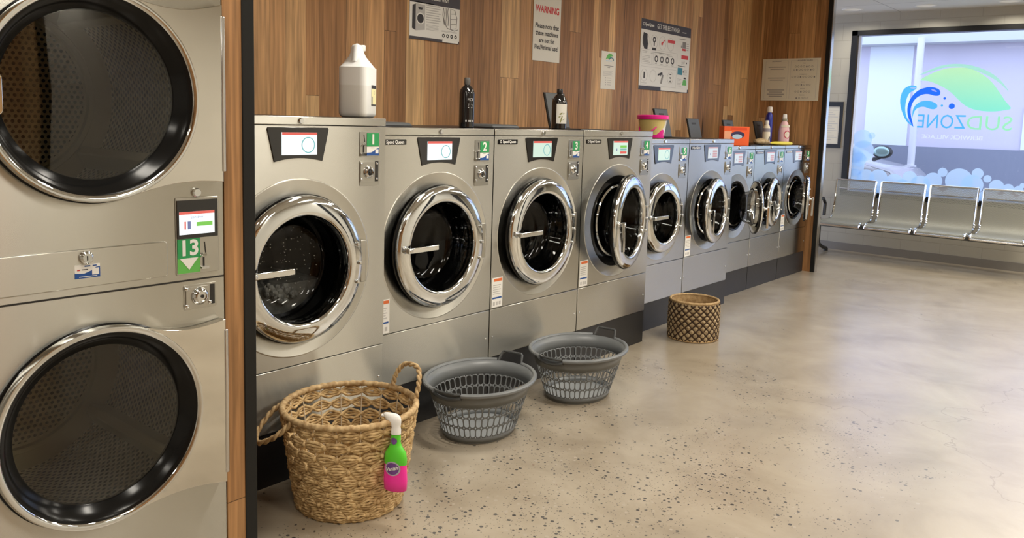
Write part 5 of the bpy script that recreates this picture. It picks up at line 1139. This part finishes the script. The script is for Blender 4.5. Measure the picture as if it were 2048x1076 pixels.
# grey slotted laundry baskets
def laundry_basket(label, x, y, rz):
    t = thing('laundry_basket', label, 'laundry basket', (x, y, 0), rz, 'grey plastic laundry baskets on the floor')
    H, A0, B0, A1, B1 = .245, .186, .152, .272, .226           # oval: long axis is local x
    ab = lambda z: (A0 + (A1 - A0) * z / H, B0 + (B1 - B0) * z / H)
    def pt(a_, z_, off=0):
        A_, B_ = ab(z_); return ((A_ + off) * math.cos(a_), (B_ + off) * math.sin(a_), z_)
    n = 46; rowsz = [(.036, .078), (.086, .128), (.136, .178)]
    m = MB(); cw = 2 * PI / n
    M_ = 20
    for z0, z1 in rowsz:
        for i in range(n):
            a_c = cw * (i + .5); hz = (z1 - z0) / 2 + .004; zc = (z0 + z1) / 2; hu = cw / 2
            outer, inner = [], []
            for j in range(M_):
                th = 2 * PI * j / M_; c_, s_ = math.cos(th), math.sin(th); k_ = 1 / max(abs(c_), abs(s_)); outer.append((c_ * k_, s_ * k_))
                wi, hi = .80, (z1 - z0) / 2; rr = min(wi * hu * .21, hi)   # stadium slot
                ww, rz_ = wi * hu, min(hi, .0085)
                zz = s_ * k_ * hi; uu = c_ * k_ * ww
                if abs(zz) > hi - rz_:
                    e = (abs(zz) - (hi - rz_)) / rz_; uu = max(-1, min(1, c_ * k_)) * ww * math.sqrt(max(0.0, 1 - min(1, e) ** 2)) if abs(s_) < abs(c_) else ww * c_ / max(1e-6, math.hypot(c_, s_)) * 1.0
                    if abs(s_) >= abs(c_): zz = math.copysign(hi - rz_ + rz_ * math.sqrt(max(0, 1 - (uu / ww) ** 2)), s_)
                inner.append((uu, zz))
            vs = [pt(a_c + u * hu, zc + v * hz) for u, v in outer] + [pt(a_c + u, zc + v) for u, v in inner]
            m.add(vs, [(j, (j + 1) % M_, M_ + (j + 1) % M_, M_ + j) for j in range(M_)])
    for z0, z1 in ((.006, .032), (.182, H)):
        vs = [pt(2 * PI * i / 104, z_) for z_ in (z0, (z0 + z1) / 2, z1) for i in range(104)]
        m.add(vs, [(k * 104 + i, k * 104 + (i + 1) % 104, (k + 1) * 104 + (i + 1) % 104, (k + 1) * 104 + i) for k in range(2) for i in range(104)])
    w_ = m.build('slotted_wall', MT['grey_plastic'], t)
    so = w_.modifiers.new('thickness', 'SOLIDIFY'); so.thickness = .0026; so.offset = -1
    fl_ = MB(); fl_.loft([[(( A0 + o) * math.cos(2 * PI * i / 64), (B0 + o) * math.sin(2 * PI * i / 64), z_) for i in range(64)] for o, z_ in ((-.004, 0), (.001, .004), (.002, .010), (-.003, .010))]); fl_.build('base', MT['grey_base'], t, sharp=50)
    # rolled rim, broken at the two handle ends
    for s_ in (0, 1):
        a0_, a1_ = math.radians(17 + 180 * s_), math.radians(163 + 180 * s_)
        MB().tube([((A1 + .008) * math.cos(a0_ + (a1_ - a0_) * i / 48), (B1 + .008) * math.sin(a0_ + (a1_ - a0_) * i / 48), H) for i in range(49)], .0105, 10).build('rim', MT['grey_plastic'], t)
        e0 = PI * s_; w2 = math.radians(17)
        MB().tube([((A1 + .006) * math.cos(e0 - w2 + 2 * w2 * i / 12), (B1 + .006) * math.sin(e0 - w2 + 2 * w2 * i / 12), H - .012 - .010 * math.sin(PI * i / 12)) for i in range(13)], .0085, 8).build('rim_dip', MT['grey_plastic_dark'], t)
    # far handle stands up, near one folded down on the rim
    hw_ = .062
    MB().tube([(A1 - .004, -hw_, H - .004), (A1 + .022, -hw_ * .86, H + .034), (A1 + .026, -hw_ * .75, H + .040), (A1 + .026, hw_ * .75, H + .040), (A1 + .022, hw_ * .86, H + .034), (A1 - .004, hw_, H - .004)], .0065, 8).build('raised_handle', MT['grey_plastic_dark'], t)
    MB().tube([(-A1 + .006, -hw_, H + .004), (-A1 - .010, -hw_ * .7, H + .006), (-A1 - .012, 0, H + .006), (-A1 - .010, hw_ * .7, H + .006), (-A1 + .006, hw_, H + .004)], .006, 8).build('folded_handle', MT['grey_plastic_dark'], t)
    return t
laundry_basket('grey slotted plastic laundry basket, left one of the two, beside the large woven basket', .250, 2.650, math.radians(101))
laundry_basket('grey slotted plastic laundry basket, right one of the two, in front of machine 4', .283, 3.366, math.radians(95))

# small round basket with dark rope lattice
t = thing('rope_basket', 'small round seagrass basket wrapped in a dark diamond rope net, in front of machine 6', 'basket', (.178, 4.83, 0))
R_b, H_b, NU, KT = .158, .255, 22, 3.6
bm_ = MB(); nu, nv = NU * 10, 60; vs = []
for j in range(nv + 1):
    v_ = j / nv
    for i in range(nu):
        a_ = 2 * PI * i / nu; p_ = NU * a_ / 2; q_ = v_ * PI * 5.5
        bulge = math.sqrt(abs(math.sin(p_ + q_) * math.sin(p_ - q_)))
        edge = min(1, v_ / .06, (1 - v_) / .10)
        r_ = R_b + .013 * bulge * edge + .0012 * math.sin(v_ * 300)
        vs.append((r_ * math.cos(a_), r_ * math.sin(a_), .004 + v_ * (H_b - .004)))
bm_.add(vs, [(j * nu + i, j * nu + (i + 1) % nu, (j + 1) * nu + (i + 1) % nu, (j + 1) * nu + i) for j in range(nv) for i in range(nu)])
bm_.build('padded_wall', MT['rope_tan'], t, sharp=180)
ln = MB()
for d_ in (-1, 1):
    for k in range(NU):
        pts = []
        for j in range(31):
            v_ = j / 30 * .94 + .02; a_ = 2 * PI * k / NU + d_ * 2 * PI * 5.5 * v_ / NU * 1.0
            r_ = R_b + .0055; pts.append((r_ * math.cos(a_), r_ * math.sin(a_), .004 + v_ * (H_b - .004)))
        ln.tube(pts, .0048, 6)
ln.build('rope_net', MT['rope_dark'], t, sharp=180)
inn = MB(); inn.lathe([(R_b - .012, H_b - .004), (R_b - .014, .012), (0, .012)], 'z', (0, 0, 0), 64); inn.build('lining', MT['rope_rim'], t)
rm = MB(); rm.tube([((R_b - .003) * math.cos(2 * PI * i / 96), (R_b - .003) * math.sin(2 * PI * i / 96), H_b) for i in range(96)], [.0085 + .001 * (i % 3 == 0) for i in range(96)], 8, True); rm.build('rim', MT['rope_rim'], t, sharp=180)
bs = MB(); bs.tube([((R_b + .002) * math.cos(2 * PI * i / 96), (R_b + .002) * math.sin(2 * PI * i / 96), .008) for i in range(96)], .008, 8, True); bs.build('base_ring', MT['rope_rim'], t, sharp=180)

# soapy water and suds inside machine 1
S = SPEC['A']; yc1 = 1.3855 + .426
MT['suds'] = pmat('suds', (.62, .62, .56), .25, noise=.5, nscale=25, bump=.6)
MT['wash_water'] = pane('wash_water', (.62, .60, .50), 1.33, boost=1.5)
w = MB(); rr = .222; zl = -.085; secs = []
for x_ in (-.14, -.30, -.41):
    a0_ = math.asin(zl / rr); secs.append([(x_, rr * math.cos(PI - a0_ + (PI + 2 * a0_) * i / 26), rr * math.sin(PI - a0_ + (PI + 2 * a0_) * i / 26)) for i in range(27)])
o = thing('wash_water', 'pool of grey soapy water and suds in the drum behind the glass of machine 1', 'water', (.070, yc1, S['cz']))
o['kind'] = 'stuff'
w.loft(secs).build('water', MT['suds'], o)
sd = MB()
for i in range(60):
    a_ = rnd.uniform(-.75, .55) - PI / 2; r_ = rnd.uniform(.07, .135); sd.sphere((-.118 - .02 * rnd.random(), r_ * math.cos(a_) * 1.15, -.02 + r_ * math.sin(a_)), rnd.uniform(.005, .016), 8, 5)
sd.build('suds', MT['suds'], o)
dp_ = MB()
for i in range(90):
    a_ = rnd.uniform(0, 2 * PI); r_ = .15 * math.sqrt(rnd.random()); dp_.sphere((-.1125 + .024, r_ * math.cos(a_), .02 + r_ * math.sin(a_)), rnd.uniform(.0008, .0026), 6, 4)
dp_.build('droplets', MT['suds'], o)
